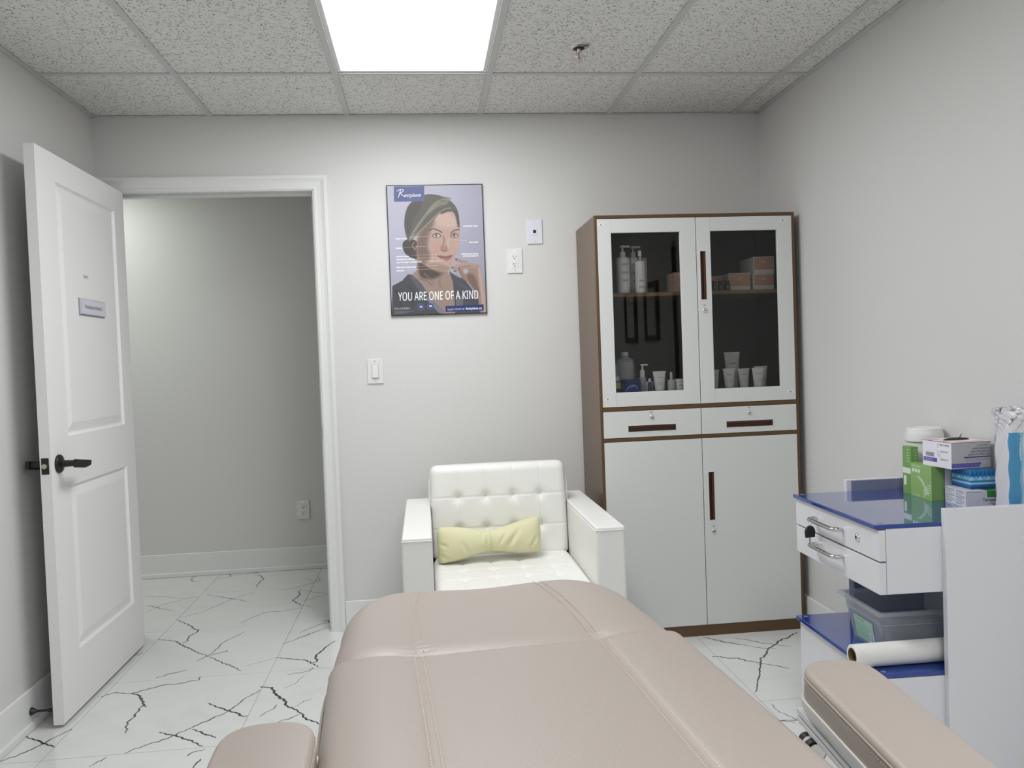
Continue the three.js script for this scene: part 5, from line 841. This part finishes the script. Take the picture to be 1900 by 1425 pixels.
// clear storage bin on the lower shelf
{
  const by = 0.3622, o = thing('storage_bin', 'clear plastic storage bin with a green label on the lower blue shelf', 'bin', [1.372, by, 1.622], CTA);
  const H2 = 0.128, shell = (x0, x1, z0, z1, dx, t) => { // tapered open box with thin walls
    const pos = [], idx = []; const ringAt = (y, o2) => { const f = y / H2, a = x0 - dx * f + o2, b = x1 + dx * f - o2, c = z0 - dx * f + o2, d = z1 + dx * f - o2, r = 0.02, pts = []; for (const [cx, cz, s] of [[b - r, d - r, 0], [a + r, d - r, 1], [a + r, c + r, 2], [b - r, c + r, 3]]) for (let k = 0; k <= 5; k++) { const q = (s + k / 5) * Math.PI / 2; pts.push([cx + r * Math.cos(q), y, cz + r * Math.sin(q)]); } return pts; };
    const rings = [ringAt(0, 0), ringAt(H2, 0), ringAt(H2, t), ringAt(t, t)]; rings.forEach((q) => q.forEach((p) => pos.push(...p))); const n = rings[0].length;
    for (let k = 0; k < 3; k++) for (let i = 0; i < n; i++) { const j = (i + 1) % n, a = k * n + i, b = k * n + j; idx.push(a, a + n, b, b, a + n, b + n); }
    for (const [base, flip] of [[0, 1], [3 * n, 0]]) for (let i = 1; i + 1 < n; i++) flip ? idx.push(base, base + i, base + i + 1) : idx.push(base, base + i + 1, base + i);
    let g = new THREE.BufferGeometry(); g.setAttribute('position', new THREE.Float32BufferAttribute(pos, 3)); g.setIndex(idx); g = g.toNonIndexed(); g.computeVertexNormals(); g.setAttribute('uv', new THREE.Float32BufferAttribute(new Float32Array(g.attributes.position.count * 2), 2)); return g;
  };
  mesh('tub', shell(-0.142, 0.17, -0.095, 0.098, 0.02, 0.002), M.clearPlastic, o);
  const rimPts = []; for (const [x, z] of [[-0.164, -0.117], [-0.164, 0.120], [0.192, 0.120], [0.192, -0.117]]) rimPts.push([x, z]);
  mesh('rim', merge([rbox(-0.172, -0.160, H2 - 0.010, H2 + 0.002, -0.125, 0.128, 0.002), rbox(0.190, 0.197, H2 - 0.010, H2 + 0.002, -0.125, 0.128, 0.002), rbox(-0.160, 0.190, H2 - 0.010, H2 + 0.002, 0.116, 0.128, 0.002), rbox(-0.160, 0.190, H2 - 0.010, H2 + 0.002, -0.125, -0.113, 0.002)]), M.clearPlastic, o);
  mesh('bead', merge([rbox(-0.158, -0.154, 0.088, 0.092, -0.10, 0.10, 0.001, 1), rbox(-0.15, 0.18, 0.088, 0.092, 0.111, 0.115, 0.001, 1)]), M.clearPlastic, o);
  const lg = new THREE.PlaneGeometry(0.11, 0.068); lg.rotateY(-Math.PI / 2); lg.rotateZ(0.155); mesh('label', at(lg, -0.1497, 0.044, 0.0), faceMat(textPlate(0.11, 0.068, 3000, '#a9cdb4', (g, W, D) => { g.fillStyle = '#7fae90'; g.fillRect(W * 0.05, D * 0.1, W * 0.5, D * 0.05); for (let k = 0; k < 7; k++) g.fillRect(W * 0.05, D * (0.3 + k * 0.09), W * (k % 2 ? 0.6 : 0.68), D * 0.025); g.fillStyle = '#fff'; g.fillRect(W * 0.76, D * 0.52, W * 0.2, D * 0.42); g.fillStyle = '#222'; for (let k = 0; k < 12; k++) g.fillRect(W * 0.78, D * (0.55 + k * 0.03), W * 0.16, D * (k % 3 ? 0.010 : 0.02)); }), 0.5, { side: THREE.DoubleSide }), o);
}
{
  const r = 0.031, o = thing('paper_roll', 'roll of white examination paper on the lower blue shelf', 'paper roll', [1.098, 0.3623 + r, 1.778], 0.0);
  const g = lathe([[0.0225, 0], [r - 0.002, 0], [r, 0.002], [r, 0.448], [r - 0.002, 0.45], [0.0225, 0.45]], 56); g.rotateZ(-Math.PI / 2); mesh('paper', g, M.paper, o);
  const c = lathe([[0.0225, 0.0005], [0.0225, 0.4495], [0.0205, 0.4495], [0.0205, 0.0005], [0.0225, 0.0005]], 40); c.rotateZ(-Math.PI / 2); mesh('core', c, M.kraft, o);
  const sh = new THREE.Shape(); sh.moveTo(0.012, -0.9); sh.lineTo(0.060, 0.55); sh.lineTo(0.12, 0.75); sh.lineTo(0.25, 0.60); sh.lineTo(0.33, 0.72); sh.lineTo(0.44, 0.5); sh.lineTo(0.44, -0.9); sh.closePath(); // loose end: (along, angle)
  const fg = new THREE.ShapeGeometry(sh, 4), p = fg.attributes.position; const sub = []; 
  for (let i = 0; i < 60; i++) for (let j = 0; j < 14; j++) { const x0 = 0.012 + 0.43 * i / 60, x1 = 0.012 + 0.43 * (i + 1) / 60, lim = (x) => (x < 0.06 ? -0.9 + 1.45 * (x - 0.012) / 0.048 : 0.62 + 0.12 * Math.sin(x * 42) + 0.05 * Math.sin(x * 97)), A = (x, k) => -0.9 + (lim(x) + 0.9) * k / 14, pt = (x, a) => { const rr = r + 0.0007; return [x, -rr * Math.sin(a + 0.2), rr * Math.cos(a + 0.2)]; }; const a = pt(x0, A(x0, j)), b = pt(x1, A(x1, j)), c2 = pt(x1, A(x1, j + 1)), d = pt(x0, A(x0, j + 1)); sub.push(...a, ...d, ...b, ...b, ...d, ...c2); }
  const lg = new THREE.BufferGeometry(); lg.setAttribute('position', new THREE.Float32BufferAttribute(sub, 3)); lg.setAttribute('uv', new THREE.Float32BufferAttribute(new Float32Array(sub.length / 3 * 2), 2)); lg.computeVertexNormals(); mesh('loose_end', lg, std(lin(0.80, 0.80, 0.775), 0.85, { side: THREE.DoubleSide }), o);
}
// ---------------------------------------------------------------- framed sheets on the right wall, mirrored in the cabinet glass
for (const [z0, z1, k] of [[2.60, 2.94, 'nearer the trolley'], [3.20, 3.54, 'nearer the viewer']]) {
  const o = thing('picture_frame', `black framed certificate on the right wall, ${k}`, 'picture frame', [XR - 0.001, 1.33, (z0 + z1) / 2]), h = (z1 - z0) / 2, t = 0.04;
  for (const [a, b, c, d] of [[-h, h, 0, t], [-h, h, 0.42 - t, 0.42], [-h, -h + t, t, 0.42 - t], [h - t, h, t, 0.42 - t]]) mesh('frame_bar', rbox(-0.02, 0, c, d, a, b, 0.002), M.blackMatte, o);
  const g = new THREE.PlaneGeometry(2 * h - 2 * t, 0.42 - 2 * t); g.rotateY(-Math.PI / 2); mesh('sheet', at(g, -0.008, 0.21, 0), faceMat(linesTex('#dcdad4', [[0.5, 0.2, 0.5, 0.03], [0.5, 0.4, 0.6, 0.015], [0.5, 0.5, 0.6, 0.015], [0.3, 0.75, 0.1, 0.1]], '#55504a'), 0.6), o);
}

{
  const o = thing('hanging_cord', 'black cord hanging down the right wall beyond the trolley', 'cord', [XR - 0.014, 0.98, 2.19]);
  mesh('cord', tube([[0, 0.95, 0.02], [0, 0.75, 0.005], [0, 0.5, 0.012], [0, 0.25, -0.004], [0, 0, 0.004]], 0.012, 60, 10), M.blackMatte, o);
  mesh('hook', rbox(-0.004, 0.0135, 0.945, 0.985, 0.008, 0.032, 0.003), M.steel, o);
}

scene.traverse((o) => { if (o.isLight) o.castShadow = true; });
renderer.render(scene, camera);
